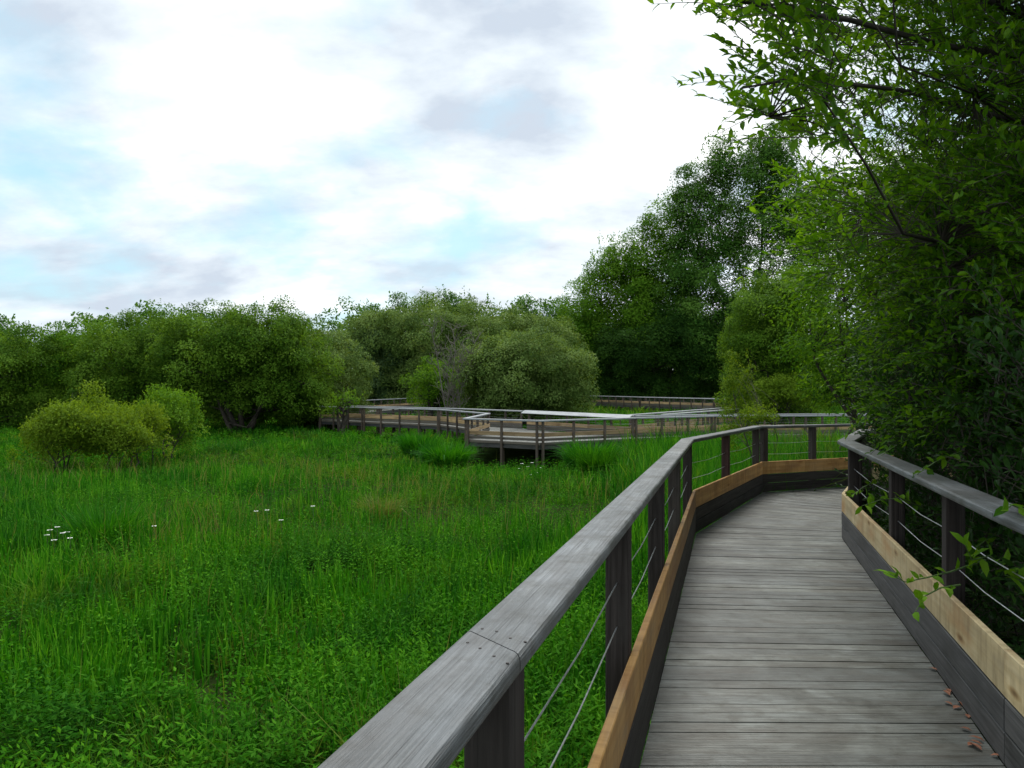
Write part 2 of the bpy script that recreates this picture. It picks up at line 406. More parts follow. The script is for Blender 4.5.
def railing(label, nodes, side, posts, mats, group, rail_u=(.02, .172), h=1.1, joints=(), bolts=False, cable_r=.0028, rail_w=None, double=(), single_skip=(), board_drop=0, wide_seg=(), rail_t=.045, post_h=.05):
    """nodes: [(x,y,zdeck)] along the inner face of the boards. posts: per segment list of t in 0..1"""
    c = nodes[0]
    root = empty('boardwalk_railing', (c[0], c[1], c[2]), label, 'railing', group)
    lat, nor = lat_nodes(nodes, side)
    n = len(nodes)
    nd = [np.array(p, float) for p in nodes]
    def ptlat(i, t):
        return nd[i] * (1 - t) + nd[i + 1] * t, (lat[i] if t <= 0 else lat[i + 1] if t >= 1 else np.array([*nor[i], 0.]))
    Z = np.array([0, 0, 1.])
    for i in range(n - 1):
        js = [0.] + [t for (k, t) in joints if k == i] + [1.]
        segL = np.linalg.norm(nd[i + 1] - nd[i]); e = .002 / segL
        for a, bb in zip(js[:-1], js[1:]):
            aa = a + e; b2 = bb - e
            pa, la = ptlat(i, a); pb, lb = ptlat(i, bb); pa = nd[i] * (1 - aa) + nd[i + 1] * aa; pb = nd[i] * (1 - b2) + nd[i + 1] * b2
            sk = (nd[i + 1] - nd[i]) / segL * .75
            if a > 0: la = la + sk; pa = pa - sk * .08
            if bb < 1: lb = lb + sk; pb = pb - sk * .08
            mb = MB(); mb.prism(pa + Z * h, pb + Z * h, la, lb, rounded(rail_u[0], rail_u[1], -rail_t, 0, .014))
            hr = mb.build('handrail', M[mats[0]], root)
            if bolts:
                for tt in (aa + .05 / segL, b2 - .05 / segL):
                    q = nd[i] * (1 - tt) + nd[i + 1] * tt + Z * h; l = np.array([*nor[i], 0.])
                    for u in (.03, .065, .105, .14):
                        w = q + l * u + (nd[i + 1] - nd[i]) / segL * (random.uniform(-.02, .02) + (.75 * (u - .08) if 0 < tt < 1 and (aa > .01 and tt < (aa + b2) / 2 or b2 < .99 and tt > (aa + b2) / 2) else 0))
                        mb = MB(); mb.tube([w - Z * .002, w + Z * .0012], .0032, 7); mb.build('nail', M['nail'], hr)
        # kick boards
        js = [0.] + sorted(set(round(t, 3) for t in posts[i] if .12 < t < .88)) + [1.]
        js = [js[0]] + js[2:-1:2] + [1.] if len(js) > 4 else [0., 1.]
        for (w0, w1, mk) in (((.30, .505, mats[1]), (.152, .292, mats[2]), (.004, .144, mats[2])) if not board_drop else ((.32, .505, mats[1]), (.13, .25, mats[2]), (-.06, .06, mats[2]))):
            for a, bb in zip(js[:-1], js[1:]):
                pa, la = ptlat(i, a); pb, lb = ptlat(i, bb); aa = a + e; b2 = bb - e
                pa = nd[i] * (1 - aa) + nd[i + 1] * aa; pb = nd[i] * (1 - b2) + nd[i + 1] * b2
                mb = MB(); o = random.uniform(-.002, .002)
                mb.prism(pa, pb, la, lb, chamf(o, .034, w0, w1, .004))
                mb.build('kick_board', M[mk], root)
        # posts
        d = (nd[i + 1] - nd[i])[:2]; d = d / np.linalg.norm(d)
        pl = []
        for t in posts[i]:
            q = nd[i] * (1 - t) + nd[i + 1] * t; cc = q[:2] + nor[i] * .086
            zb = float(ground(cc[0], cc[1])) - .25
            mb = MB(); mb.box(cc, d, nor[i], post_h - .001, post_h, zb, q[2] + h - rail_t - .003)
            mk = mats[3]
            if (i, t) in single_skip: mk = 'red_post'
            mb.build('post', M[mk], root)
            pl.append(t)
        # cables
        for w in (.625, .81):
            mb = MB(); tt = sorted(set([0.] + pl + [1.]))
            for a, bb in zip(tt[:-1], tt[1:]):
                pa, _ = ptlat(i, a); pb, _ = ptlat(i, bb); l = np.array([*nor[i], 0.]) * .086
                ln = np.linalg.norm(pb - pa)
                mb.tube([pa + l + Z * w, (pa + pb) / 2 + l + Z * (w - .012 * ln), pb + l + Z * w], cable_r, 6)
            mb.build('cable', M['cable'], root)
    return root

def deck_strip(label, Lp, Rp, mat, plank=.112, gap=.006, group=None, name='boardwalk', piles=True, beam='grey_board', pile_mat='far_post'):
    c = Lp[0]
    root = empty(name, (c[0], c[1], c[2]), label, 'boardwalk', group)
    mb = MB()
    for i in range(len(Lp) - 1):
        a0, a1, b0, b1 = map(lambda p: np.array(p, float), (Lp[i], Lp[i + 1], Rp[i], Rp[i + 1]))
        L = (np.linalg.norm(a1 - a0) + np.linalg.norm(b1 - b0)) / 2; L = max(L, np.linalg.norm(a1 - a0))
        n = max(1, int(round(L / plank)))
        for k in range(n):
            e = gap / L * random.choice((.5, .7, .9, 1.2, 2.0))
            t0 = k / n + e / 2; t1 = (k + 1) / n - e / 2
            dz = random.uniform(-.0025, .0025); ro = random.random() * 60
            q = [a0 + (a1 - a0) * t0, b0 + (b1 - b0) * t0, b0 + (b1 - b0) * t1, a0 + (a1 - a0) * t1]
            W = np.linalg.norm(q[1] - q[0]); pw = L / n
            v = []; g = []
            for z in (dz, dz - .036):
                for j, pt in enumerate(q):
                    v.append(pt + np.array([0, 0, z])); g.append((ro + (0, W, W, 0)[j], (0, 0, pw, pw)[j] + ro * .3, z))
            mb.add(v, [[0, 1, 2, 3], [7, 6, 5, 4], [0, 4, 5, 1], [1, 5, 6, 2], [2, 6, 7, 3], [3, 7, 4, 0]], g, random.random())
    dk = mb.build('deck', M[mat], root)
    # joists and piles
    for i in range(len(Lp) - 1):
        for P0, P1, Q0, Q1 in ((Lp[i], Lp[i + 1], Rp[i], Rp[i + 1]), (Rp[i], Rp[i + 1], Lp[i], Lp[i + 1])):
            p0, p1, q0, q1 = map(lambda p: np.array(p, float), (P0, P1, Q0, Q1))
            l0 = unit(q0 - p0); l1 = unit(q1 - p1)
            m2 = MB(); m2.prism(p0, p1, l0, l1, chamf(.02, .08, -.26, -.042, .004)); m2.build('edge_beam', M[beam], root)
            if piles:
                L = np.linalg.norm(p1 - p0); nn = max(1, int(L / 3.2))
                for k in range(nn):
                    t = (k + .5) / nn; w = p0 + (p1 - p0) * t + l0 * .17; d = unit((p1 - p0)[:2])
                    m2 = MB(); m2.box(w, d, np.array([-d[1], d[0]]), .07, .07, float(ground(w[0], w[1])) - .3, w[2] - .05); m2.build('pile', M[pile_mat], root)
    return root

def zd(y): return CAMZ - 1.6 - .0162 * y
def nz(pts): return [(x, y, zd(y)) for x, y in pts]
# near boardwalk: left edge and right edge, walked away from the camera
NL = nz([(-.383 - .293 * 2.5, -2.5), (.293 * 3.2 - .383, 3.2), (2.137, 8.6), (4.17, 12.3), (7.3, 13.75), (11.5, 15.6)])
NR = nz([(1.2 - .29 * 2.5, -2.5), (1.2 + .29 * 3.2, 3.2), (3.72, 8.35), (5.25, 11.1), (8.0, 12.35), (12.2, 14.2)])
deck_strip('weathered grey plank boardwalk in the foreground, curving away to the right', NL, NR, 'deck', pile_mat='post', beam='dark_board')
La = [NL[0], NL[2], NL[3], NL[4], NL[5]]
La = [np.array(p) for p in La]
ys_ = [-1.6, 0.0, 1.47, 3.15, 4.8, 6.4, 8.42]
pA = [(y + 2.5) / (8.6 + 2.5) for y in ys_]
railing('grey timber railing on the left of the near boardwalk, tan kick board, bright grass behind', La, +1,
        [pA, [.45, .965], [.03, .35, .72, .98], [.25, .5, .75, .97]], ('rail', 'tan_board', 'dark_board', 'post'), None,
        joints=[(0, pA[2]), (0, pA[5])], bolts=True, single_skip=[(1, .45)])
Ra = [np.array(p) for p in (NR[0], NR[1], NR[2], NR[3], NR[4], NR[5])]
pr = lambda y, a, b: (y - a) / (b - a)
railing('railing on the right of the near boardwalk, pale kick board, dark leafy shrubs pushing through', Ra, -1,
        [[pr(-.5, -2.5, 3.2), pr(1.1, -2.5, 3.2), pr(2.7, -2.5, 3.2)], [pr(4.3, 3.2, 8.35), pr(5.85, 3.2, 8.35), pr(8.1, 3.2, 8.35)], [.35, .7, .97], [.5, .97], [.33, .66, .97]],
        ('rail', 'pale_board', 'grey_board', 'post'), None, rail_u=(-.045, .13), bolts=True)

# far boardwalks
ZF = CAMZ - 2.75
def fz(pts): return [(x, y, ZF) for x, y in pts]
def even(nodes, step=1.65, ends=.06):
    out = []
    for a, b in zip(nodes[:-1], nodes[1:]):
        L = math.dist(a[:2], b[:2]); n = max(1, round(L / step)); e = .11 / L
        out.append(sorted([e] + [k / n for k in range(1, n)] + [1 - e]))
    return out
M['far_rail'] = wood('far_rail', (.24, .25, .26), (.34, .355, .37), (.44, .455, .47), .5, .45, (1.3, 60, 60), (.2, .2, .21), .3)
M['far_low'] = wood('far_low_board', (.085, .070, .055), (.135, .115, .095), (.19, .17, .145), .6, .3, (1.2, 40, 40), None, .3)
far = ('far_rail', 'far_board', 'far_low', 'far_post')
# platform in the middle and its way to the right
PL = fz([(24, 40.2), (10.5, 38.8), (6.0, 36.6), (1.28, 33.9), (-2.18, 35.9), (-1.25, 42)])
PR = fz([(24, 41.9), (10.6, 40.4), (6.4, 38.6), (1.9, 43.5), (.9, 45.2), (.6, 46)])
deck_strip('far viewing platform of grey planks above a dark hollow in the meadow', PL, PR, 'deck', group=None)
railing('near railing of the far viewing platform, posts standing over a dark gap', PL, +1, even(PL), far, 'railings of the far boardwalks', cable_r=.004, rail_t=.075, post_h=.052, rail_u=(-.04, .20), board_drop=.2)
PRr = PR[:3]
railing('railing behind the far platform, running right along the meadow', PRr, -1, even(PRr), far, 'railings of the far boardwalks', cable_r=.004, rail_t=.075, post_h=.052, rail_u=(-.04, .20))
PRb = [PR[2], PR[4]]
railing('short railing closing the back of the far viewing platform under a broad shelf', PRb, -1, even(PRb), far, 'railings of the far boardwalks', cable_r=.004, rail_t=.075, post_h=.052, rail_u=(-.04, .20))
# broad pale leaning shelf on that railing
rt = empty('leaning_shelf', (6.2, 37.2, ZF), 'broad silver leaning board lying along the back rail of the far platform', 'board')
mb = MB(); a = np.array([6.2, 38.2, ZF + 1.105]); bb = np.array([.75, 45.2, ZF + 1.105])
dd = unit(bb - a); ln = np.array([-dd[1], dd[0], 0]);
ln = ln if ln[1] < 0 else -ln
tilt = unit(ln * .6 + np.array([0, 0, -.35])); up_ = np.cross(dd, tilt); up_ = up_ if up_[2] > 0 else -up_
mb.prism(a - tilt * .05, bb - tilt * .05, tilt, tilt, [(0, 0), (.34, 0), (.34, .03), (0, .03)], vert=up_)
mb.build('board', M['far_rail'], rt)
mb = MB()
for t in np.linspace(.08, .92, 5):
    w = a + (bb - a) * t + ln * .2; mb.tube([w + np.array([0, 0, -.5]) - ln * .12, w + np.array([0, 0, -.085])], .03, 6)
mb.build('bracket', M['far_post'], rt)
# left boardwalk
WL = fz([(-1.25, 42), (-4.75, 48.8), (-10.6, 53), (-14.4, 55.6)])
WR = fz([(.6, 46), (-3.7, 50.4), (-10.0, 54.9), (-13.2, 57.4)])
deck_strip('far left boardwalk running from the platform to the willows', WL, WR, 'deck')
railing('railing on the meadow side of the far left boardwalk', WL, +1, even(WL), far, 'railings of the far boardwalks', cable_r=.004, rail_t=.075, post_h=.052, rail_u=(-.04, .20), board_drop=.2)
railing('railing on the tree side of the far left boardwalk', WR, -1, even(WR), far, 'railings of the far boardwalks', cable_r=.004, rail_t=.075, post_h=.052, rail_u=(-.04, .20))
BL = fz([(-14.4, 55.6), (-16.3, 66), (-15, 77), (-10, 94)]); BR = fz([(-13.2, 57.4), (-14.6, 66), (-13.3, 76.5), (-8.4, 93.4)])
deck_strip('distant boardwalk bending back behind the left end of the far boardwalk', BL, BR, 'deck')
railing('outer railing of the distant boardwalk bending back under the willows at left', BL, +1, even(BL), far, 'railings of the far boardwalks', cable_r=.004, rail_t=.075, post_h=.052, rail_u=(-.04, .20))
# right back boardwalk
CL = fz([(6.4, 39.9), (17.2, 55.0), (24.5, 72), (22.9, 83.6), (16.3, 94), (10, 106)]); CR = fz([(8.2, 40.6), (18.7, 54.5), (26.3, 72), (24.4, 84.3), (17.2, 95.6), (11, 107.5)])
deck_strip('distant boardwalk in front of the tall dark trees, curving back from the platform', CL, CR, 'deck')
railing('meadow side railing of the distant boardwalk before the tall trees', CL, +1, even(CL), far, 'railings of the far boardwalks', cable_r=.004, rail_t=.075, post_h=.052, rail_u=(-.04, .20))
railing('tree side railing of the distant boardwalk before the tall trees', CR, -1, even(CR), far, 'railings of the far boardwalks', cable_r=.004, rail_t=.075, post_h=.052, rail_u=(-.04, .20))

# polygons kept free of plants
def strip_polys(Lp, Rp): return [np.array([Lp[i][:2], Lp[i + 1][:2], Rp[i + 1][:2], Rp[i][:2]]) for i in range(len(Lp) - 1)]
POLY = strip_polys(NL, NR) + strip_polys(PL, PR) + strip_polys(WL, WR) + strip_polys(BL, BR) + strip_polys(CL, CR)
def under_deck(x, y, grow=.24):
    inside = np.zeros(len(x), bool)
    for pg in POLY:
        c = pg.mean(0); g = c + (pg - c) * 1.0
        g = g + unit(pg - c) * grow
        s = np.zeros(len(x), bool); j = len(g) - 1
        for i in range(len(g)):
            xi, yi = g[i]; xj, yj = g[j]
            s ^= ((yi > y) != (yj > y)) & (x < (xj - xi) * (y - yi) / (yj - yi + 1e-12) + xi)
            j = i
        inside |= s
    return inside

# ------------------------------------------------------------------ meadow
BLADE_T = [[0, 1, 3, 2], [2, 3, 4]]
def blades(pos, h, w, lean, az, tint):
    n = len(pos)
    d = np.stack([np.cos(az), np.sin(az), np.zeros(n)], 1); s = np.stack([-np.sin(az), np.cos(az), np.zeros(n)], 1)
    tw = RNG.uniform(0, 6.28, n); s = np.stack([np.cos(tw), np.sin(tw), np.zeros(n)], 1)
    up = np.array([0, 0, 1.])
    H = h[:, None]; W = w[:, None] * .5; Ln = lean[:, None]
    m = pos + up * H * .55 + d * H * Ln * .3
    t = pos + up * H * (1 - .35 * Ln ** 2) + d * H * Ln * 1.0
    v = np.stack([pos - s * W * .8, pos + s * W * .8, m - s * W, m + s * W, t], 1)
    return stamp(v, BLADE_T, tint)
def meadow_xy(n, y0, y1, per, spread):
    y = np.exp(RNG.uniform(math.log(y0), math.log(y1), n)); x = RNG.uniform(-.86, .72, n) * y + RNG.uniform(-1.5, 1.0, n)
    idx = np.repeat(np.arange(n), per); m = len(idx)
    sp = spread * (1 + .02 * y[idx])
    X = x[idx] + RNG.normal(size=m) * sp; Y = y[idx] + RNG.normal(size=m) * sp
    return X, Y, idx
def ok(X, Y):
    right = (X > 1.05 + .29 * Y) & (Y < 11.0)
    right |= (Y >= 11) & (Y < 16) & (X > 5 + (Y - 11) * 2.2)
    return ~(under_deck(X, Y) | (hollow(X, Y) > .35) | right | (Y < .8) | ((X > -.6 + .293 * Y) & (Y < 2.5)))
def wet(X, Y):
    """wet openings between the tufts"""
    return ss(.30, .55, .6 * lump(X, Y, 1.25, 40) + .55 * lump(X, Y, 2.9, 17)) * (1 - .6 * ss(15, 35, Y))
def region_tall(X, Y):
    """tall reeds: between the near bend and the far walks, and in front of the platform's sides"""
    a = ss(0, 2.5, X - (.10 * Y - .3)) * ss(9, 13, Y) * (1 - ss(44, 56, Y)) + .5 * ss(48, 58, Y) * (X > 5)
    gap = np.exp(-(((X - .6) / 3.0) ** 2 + ((Y - 30.5) / 3.5) ** 2))
    return np.clip(a - 1.2 * gap, 0, 1)

X, Y, idx = meadow_xy(58000, 1.3, 130, 8, .065); k = ok(X, Y); X, Y, idx = X[k], Y[k], idx[k]
pn = lump(X, Y, .55, 1); pn2 = lump(X, Y, .16, 4)
k = (.5 * pn + .6 * lump(X, Y, 2.6, 7) + .35 * lump(X, Y, 6.1, 2) + .2 * RNG.normal(size=len(X)) > .10 - .5 * ss(14, 50, Y)); X, Y, idx, pn, pn2 = X[k], Y[k], idx[k], pn[k], pn2[k]
k = RNG.uniform(size=len(X)) > .75 * wet(X, Y); X, Y, idx, pn, pn2 = X[k], Y[k], idx[k], pn[k], pn2[k]
tall = region_tall(X, Y)
gap = np.clip(np.clip(1.35 * hollow(X, Y), 0, 1) + 1.1 * np.exp(-(((X - .6) / 2.6) ** 2 + ((Y - 30.3) / 2.6) ** 2)) + .9 * np.exp(-(((X + 7.2) / 1.5) ** 2 + ((Y - 48) / 3) ** 2)), 0, 1)
h = (.27 - .01 * ss(10, 30, Y) + .14 * pn + .10 * pn2 + .75 * tall * (1 + .25 * pn)) * RNG.uniform(.55, 1.25, len(X)) + .06 * ss(10, 40, Y)
h = np.maximum(h * (1 - .6 * gap), .12) * (1 - .6 * wet(X, Y)) * (1 + .30 * lump(X, Y, 1.4, 3) + .22 * lump(X, Y, 3.3, 5))
tn = RNG.normal(size=80000); hn = RNG.uniform(.4, 1.65, 80000)
h = h * hn[idx]
tint = np.clip(.40 + .21 * tn[idx] + .17 * RNG.normal(size=len(X)) + .16 * pn2 + .20 * lump(X, Y, 2.6, 7) + .12 * lump(X, Y, .9, 12) - .05 * tall, 0, 1)
pos = np.stack([X, Y, ground(X, Y) - .02], 1)
a = blades(pos, h, np.maximum(.010, .0011 * Y) * RNG.uniform(.7, 1.4, len(X)), np.abs(RNG.normal(.58, .34, len(X))), RNG.uniform(0, 6.28, len(X)), tint)
tag(link('meadow_grass', mesh_arrays('meadow_grass', *a), M['grass']), 'bright green grass covering the wet meadow', 'grass', kind='stuff')

# upright reed and iris blades in tufts
X, Y, idx = meadow_xy(12500, 1.6, 80, 16, .13); k = ok(X, Y); X, Y, idx = X[k], Y[k], idx[k]
tall = region_tall(X, Y); pn = lump(X, Y, .32, 6)
k = (.7 * pn + .5 * lump(X, Y, 1.7, 31) + .9 * tall + .25 * RNG.normal(size=len(X)) > .08 + .5 * wet(X, Y)); X, Y, idx, pn, tall = X[k], Y[k], idx[k], pn[k], tall[k]
gap = np.clip(np.clip(1.35 * hollow(X, Y), 0, 1) + 1.1 * np.exp(-(((X - .6) / 2.6) ** 2 + ((Y - 30.3) / 2.6) ** 2)) + .9 * np.exp(-(((X + 7.2) / 1.5) ** 2 + ((Y - 48) / 3) ** 2)), 0, 1)
h = (.50 + .14 * pn + .75 * tall + .25 * ss(3, 6, X) * ss(13, 16, Y) * (1 - ss(30, 36, Y))) * RNG.uniform(.6, 1.2, len(X)) * (1 - .5 * gap)
tint = np.clip(.46 + .22 * RNG.normal(size=20000)[idx] + .18 * RNG.normal(size=len(X)), 0, 1)
pos = np.stack([X, Y, ground(X, Y) - .02], 1)
a = blades(pos, h, np.maximum(.022, .0013 * Y) * RNG.uniform(.7, 1.3, len(X)), np.abs(RNG.normal(.14, .12, len(X))), RNG.uniform(0, 6.28, len(X)), tint)
tag(link('reed_beds', mesh_arrays('reed_beds', *a), M['reed']), 'upright reed and iris blades standing in tufts through the meadow', 'reeds', kind='stuff')

# low broad leaves
X, Y, idx = meadow_xy(62000, 1.4, 75, 9, .11); k = ok(X, Y); X, Y, idx = X[k], Y[k], idx[k]
pn = lump(X, Y, .7, 9); k = .6 * pn + .6 * lump(X, Y, 2.9, 21) + .3 * RNG.normal(size=len(X)) > -.12 - .3 * ss(15, 30, Y); k &= RNG.uniform(size=len(X)) > .7 * wet(X, Y); X, Y, idx, pn = X[k], Y[k], idx[k], pn[k]
n = len(X); z = ground(X, Y) + RNG.uniform(.05, .46, n) * (1 - .55 * wet(X, Y)) * (1 + .5 * lump(X, Y, 3.1, 4))
pos = np.stack([X, Y, z], 1); az = RNG.uniform(0, 6.28, n)
axs = np.stack([np.cos(az), np.sin(az), RNG.uniform(-.3, .5, n)], 1); nr = unit(RNG.normal(size=(n, 3)) * .5 + np.array([0, 0, 1]))
ln = np.maximum(.042, .0030 * Y) * RNG.uniform(.6, 1.4, n)
v, T = leaf_verts(pos, axs, nr, ln, ln * .55)
th = np.clip(.42 + .15 * lump(X, Y, 2.3, 8) + .22 * RNG.normal(size=n), 0, 1)
# leafy upright stems
X2, Y2, i2 = meadow_xy(9000, 1.5, 60, 3, .14); k = ok(X2, Y2) & (lump(X2, Y2, .8, 15) + .6 * lump(X2, Y2, 2.4, 3) > .1); X2, Y2, i2 = X2[k], Y2[k], i2[k]
m = len(X2); H2 = RNG.uniform(.35, .8, m) * (1 - .6 * np.clip(2 * np.exp(-(((X2 - .6) / 3) ** 2 + ((Y2 - 31) / 3.5) ** 2)), 0, 1)); rp = np.repeat(np.arange(m), 16); tv = np.tile((np.arange(16) + .8) / 16, m)
az2 = np.tile(np.arange(16) * 2.4, m) + RNG.uniform(0, .8, m * 16); lx = RNG.normal(size=m) * .18
p2 = np.stack([X2[rp] + lx[rp] * tv * H2[rp], Y2[rp], ground(X2, Y2)[rp] + H2[rp] * (.25 + .75 * tv)], 1)
a2 = np.stack([np.cos(az2), np.sin(az2), .75 * tv - .1], 1); n2_ = unit(np.stack([-np.cos(az2) * .4, -np.sin(az2) * .4, np.ones(len(az2))], 1) + RNG.normal(size=(len(az2), 3)) * .25)
l2 = np.maximum(.075, .0032 * Y2[rp]) * (1.1 - .5 * tv) * RNG.uniform(.7, 1.2, len(rp))
v2, T = leaf_verts(p2, a2, n2_, l2, l2 * .36)
v = np.concatenate([v, v2]); th = np.concatenate([th, np.clip(.5 + .18 * RNG.normal(size=m)[rp] + .12 * RNG.normal(size=len(rp)) + .15 * tv, 0, 1)])
a = stamp(v, T, th)
tag(link('marsh_herbs', mesh_arrays('marsh_herbs', *a), M['herb']), 'low broad-leaved marsh plants filling gaps between the grass', 'herbs', kind='stuff')

# dry seed stalks in hazy patches
X, Y, idx = meadow_xy(5200, 5, 50, 5, .2); k = ok(X, Y); X, Y = X[k], Y[k]
pat = np.zeros(len(X))
for (cx, cy, rx, ry) in ((-2.6, 22, 3.0, 3.2), (-7.5, 25, 4, 3), (-5.5, 13, 1.6, 1.6), (-1.5, 16.5, 1.6, 1.8), (-13, 28, 6, 5), (3.2, 21, 2, 3)):
    pat = np.maximum(pat, np.exp(-(((X - cx) / rx) ** 2 + ((Y - cy) / ry) ** 2)))
k = RNG.uniform(size=len(X)) < pat * .5 + .008; X, Y = X[k], Y[k]; n = len(X)
pos = np.stack([X, Y, ground(X, Y)], 1)
a = blades(pos, RNG.uniform(.55, 1.0, n), np.maximum(.006, .0007 * Y), np.abs(RNG.normal(.25, .2, n)), RNG.uniform(0, 6.28, n), RNG.uniform(0, 1, n))
tag(link('seed_stalks', mesh_arrays('seed_stalks', *a), M['straw']), 'thin straw coloured seed stalks scattered over the meadow', 'stalks', kind='stuff')

# sedge tussocks
def tussock(px, py, d, hgt, rad, label, mat='reed', n=900):
    x = (px - 512) / F * d; z = float(ground(x, d))
    r = rad * np.sqrt(RNG.uniform(0, .35, n)); th = RNG.uniform(0, 6.28, n)
    pos = np.stack([x + r * np.cos(th), d + r * np.sin(th), np.full(n, z - .03)], 1)
    a = blades(pos, RNG.uniform(.5, 1.1, n) * hgt, np.full(n, max(.01, .0011 * d)), np.abs(RNG.normal(.5, .28, n)) * rad / hgt * 1.1, th + RNG.normal(0, .4, n), np.clip(RNG.normal(.4, .2, n), 0, 1))
    tag(link('sedge_tussock', mesh_arrays('sedge_tussock', *a), M[mat]), label, 'tussock', 'sedge tussocks in the meadow')
tussock(105, 545, 12.5, .95, .75, 'wide arching sedge tussock alone in the left meadow', 'reed')
tussock(446, 440, 31.0, 1.3, 1.3, 'dark rounded tussock left of the far platform', 'reed', 1300)
tussock(420, 432, 36.0, 1.5, 1.2, 'tussock of reeds under the far left boardwalk beside the rounded one', 'reed', 1000)
tussock(598, 455, 27.5, 1.2, .9, 'bushy tussock right of the dark gap under the platform', 'herb', 1000)
tussock(592, 442, 30.5, 1.45, 1.5, 'tall clump of reeds standing against the right side of the far platform', 'reed', 1500)
tussock(380, 492, 17.0, .7, .7, 'low brownish tussock in the middle of the meadow', 'straw', 260)

# white flower heads
def flower(px, py, d, label, s=1.0):
    s *= .42
    c = P(px, py, d); z = float(ground(c[0], d))
    root = empty('white_flower', (c[0], d, z), label, 'flower', 'white flowers in the meadow')
    mb = MB(); mb.tube([(c[0], d, z), (c[0] + .02, d, (z + c[2]) / 2), (c[0], d, c[2])], .006, 4); mb.build('stalk', M['stem'], root)
    n = 26; th = RNG.uniform(0, 6.28, n); r = np.sqrt(RNG.uniform(0, 1, n)) * .09 * s
    pos = np.stack([c[0] + r * np.cos(th), d + r * np.sin(th), c[2] + .02 - r * r * 2], 1)
    v, T = leaf_verts(pos, np.stack([np.cos(th), np.sin(th), 0 * th], 1), np.tile([0, -.5, 1.], (n, 1)), np.full(n, .045 * s), np.full(n, .045 * s))
    link('flower_head', mesh_arrays('flower_head', *stamp(v, T, np.ones(n))), M['white'], root)
fl = [(522, 464, 29, 1.2), (532, 463, 29, 1.2), (528, 467, 28.5, 1.1), (540, 468, 28.3, 1.0), (531, 475, 26, 1.0), (538, 473, 26.5, .9), (519, 469, 28, .9)]
for i, (px, py, d, s) in enumerate(fl): flower(px, py, d, 'white flower head among others at the edge of the dark gap under the platform', s)
fl = [(50, 531, 11.6), (57, 528, 11.8), (63, 534, 11.5), (67, 533, 11.9), (54, 541, 11.2), (70, 539, 11.3), (47, 536, 11.7)]
for px, py, d in fl: flower(px, py, d, 'small white flower head in the cluster beside the arching tussock', .8)
for px, py, d, l in ((154, 527, 12.2, 'single white flower head right of the arching tussock'), (256, 512, 13, 'left one of two white flower heads close together in mid meadow'), (267, 511, 13.1, 'right one of two white flower heads close together in mid meadow'), (281, 521, 12.5, 'white flower head a little lower than the pair in mid meadow'), (313, 507, 13.6, 'white flower head farthest from the tussock in mid meadow')):
    flower(px, py, d, l, .75)

# fallen leaves on the deck
lv = [(950, 697), (957, 703), (953, 710), (963, 708), (946, 690), (968, 716), (944, 703), (974, 745), (982, 752), (968, 742), (990, 757), (960, 729), (938, 672), (985, 743)]
for i, (px, py) in enumerate(lv):
    d = 1184 / (py - 396); x = (px - 512) / F * d; az = RNG.uniform(0, 6.28)
    v, T = leaf_verts(np.array([[x, d, zd(d) + .008]]), np.array([[math.cos(az), math.sin(az), .05]]), np.array([[.1, .1, 1.]]), np.array([.06 * RNG.uniform(.7, 1.2)]), np.array([.03]), True)
    o = link('fallen_leaf', mesh_arrays('fallen_leaf', *stamp(v, T, np.ones(1))), M['dead_leaf'])
    tag(o, 'rusty brown fallen leaf lying on the deck by the right kick board', 'leaf', 'fallen leaves on the deck')

# ------------------------------------------------------------------ trees behind
def T(name, label, px, lob, d, mat, clump, leaf, **kw):
    lobes = [pxlobe(*(l[:2]), d + (l[4] if len(l) > 4 else 0), l[2], l[3]) for l in lob]
    return tree(name, label, 'shrub' if 'shrub' in name or 'bush' in name else 'tree', ((px - 512) / F * d, d), lobes, mat, clump, leaf, seed=int(abs(px) * 7 + d), **kw)
wg = 'willows along the far edge of the meadow'
T('willow_tree', 'mid green willow at the far left edge, behind the yellow shrubs', -20, [(-30, 372, 55, 48), (25, 380, 45, 50)], 58, 'mid', .8, .24, stems=3, group=wg, spike=40)
T('willow_tree', 'low bluish willow second from the left edge, paler than its neighbours', 70, [(55, 375, 38, 42), (95, 372, 42, 46)], 60, 'light', .8, .24, stems=3, group=wg, spike=40)
T('willow_tree', 'bright green willow behind the yellow shrubs, left of the large dark one', 140, [(130, 372, 50, 50), (165, 362, 45, 46), (110, 395, 40, 35)], 57, 'mid', .8, .24, stems=3, group=wg, spike=50)
T('willow_tree', 'large spreading dark green willow with feathery top and black hollow at its base', 240, [(222, 355, 62, 46), (262, 350, 55, 42), (196, 375, 45, 40), (285, 372, 46, 46), (215, 388, 30, 30), (250, 392, 30, 26), (290, 396, 34, 32)], 55, 'mid', .8, .24, stems=4, back=5, group=wg, spike=70, trunk_r=.22)
T('willow_tree', 'olive willow drooping over the left end of the far boardwalk', 325, [(318, 375, 46, 48), (338, 390, 32, 38), (300, 395, 34, 34)], 62, 'grey', .75, .24, stems=3, group=wg, spike=40)
T('willow_tree', 'blue green willow behind the gap between the boardwalks', 385, [(372, 358, 40, 38), (400, 372, 36, 40), (362, 385, 26, 34)], 100, 'blue', .95, .3, stems=3, group=wg, spike=30)
T('willow_tree', 'broad grey green willow, the highest dome behind the bare tree', 450, [(430, 340, 58, 34), (490, 340, 55, 34), (540, 352, 40, 32), (460, 372, 60, 40), (385, 340, 40, 28)], 98, 'grey', 1.1, .36, stems=3, group=wg, spike=30)
T('willow_tree', 'rounded silvery willow standing right behind the far platform', 530, [(530, 375, 58, 40), (505, 388, 46, 36), (556, 388, 36, 34), (530, 360, 40, 24)], 60, 'grey', .8, .25, stems=4, group=wg, spike=20)
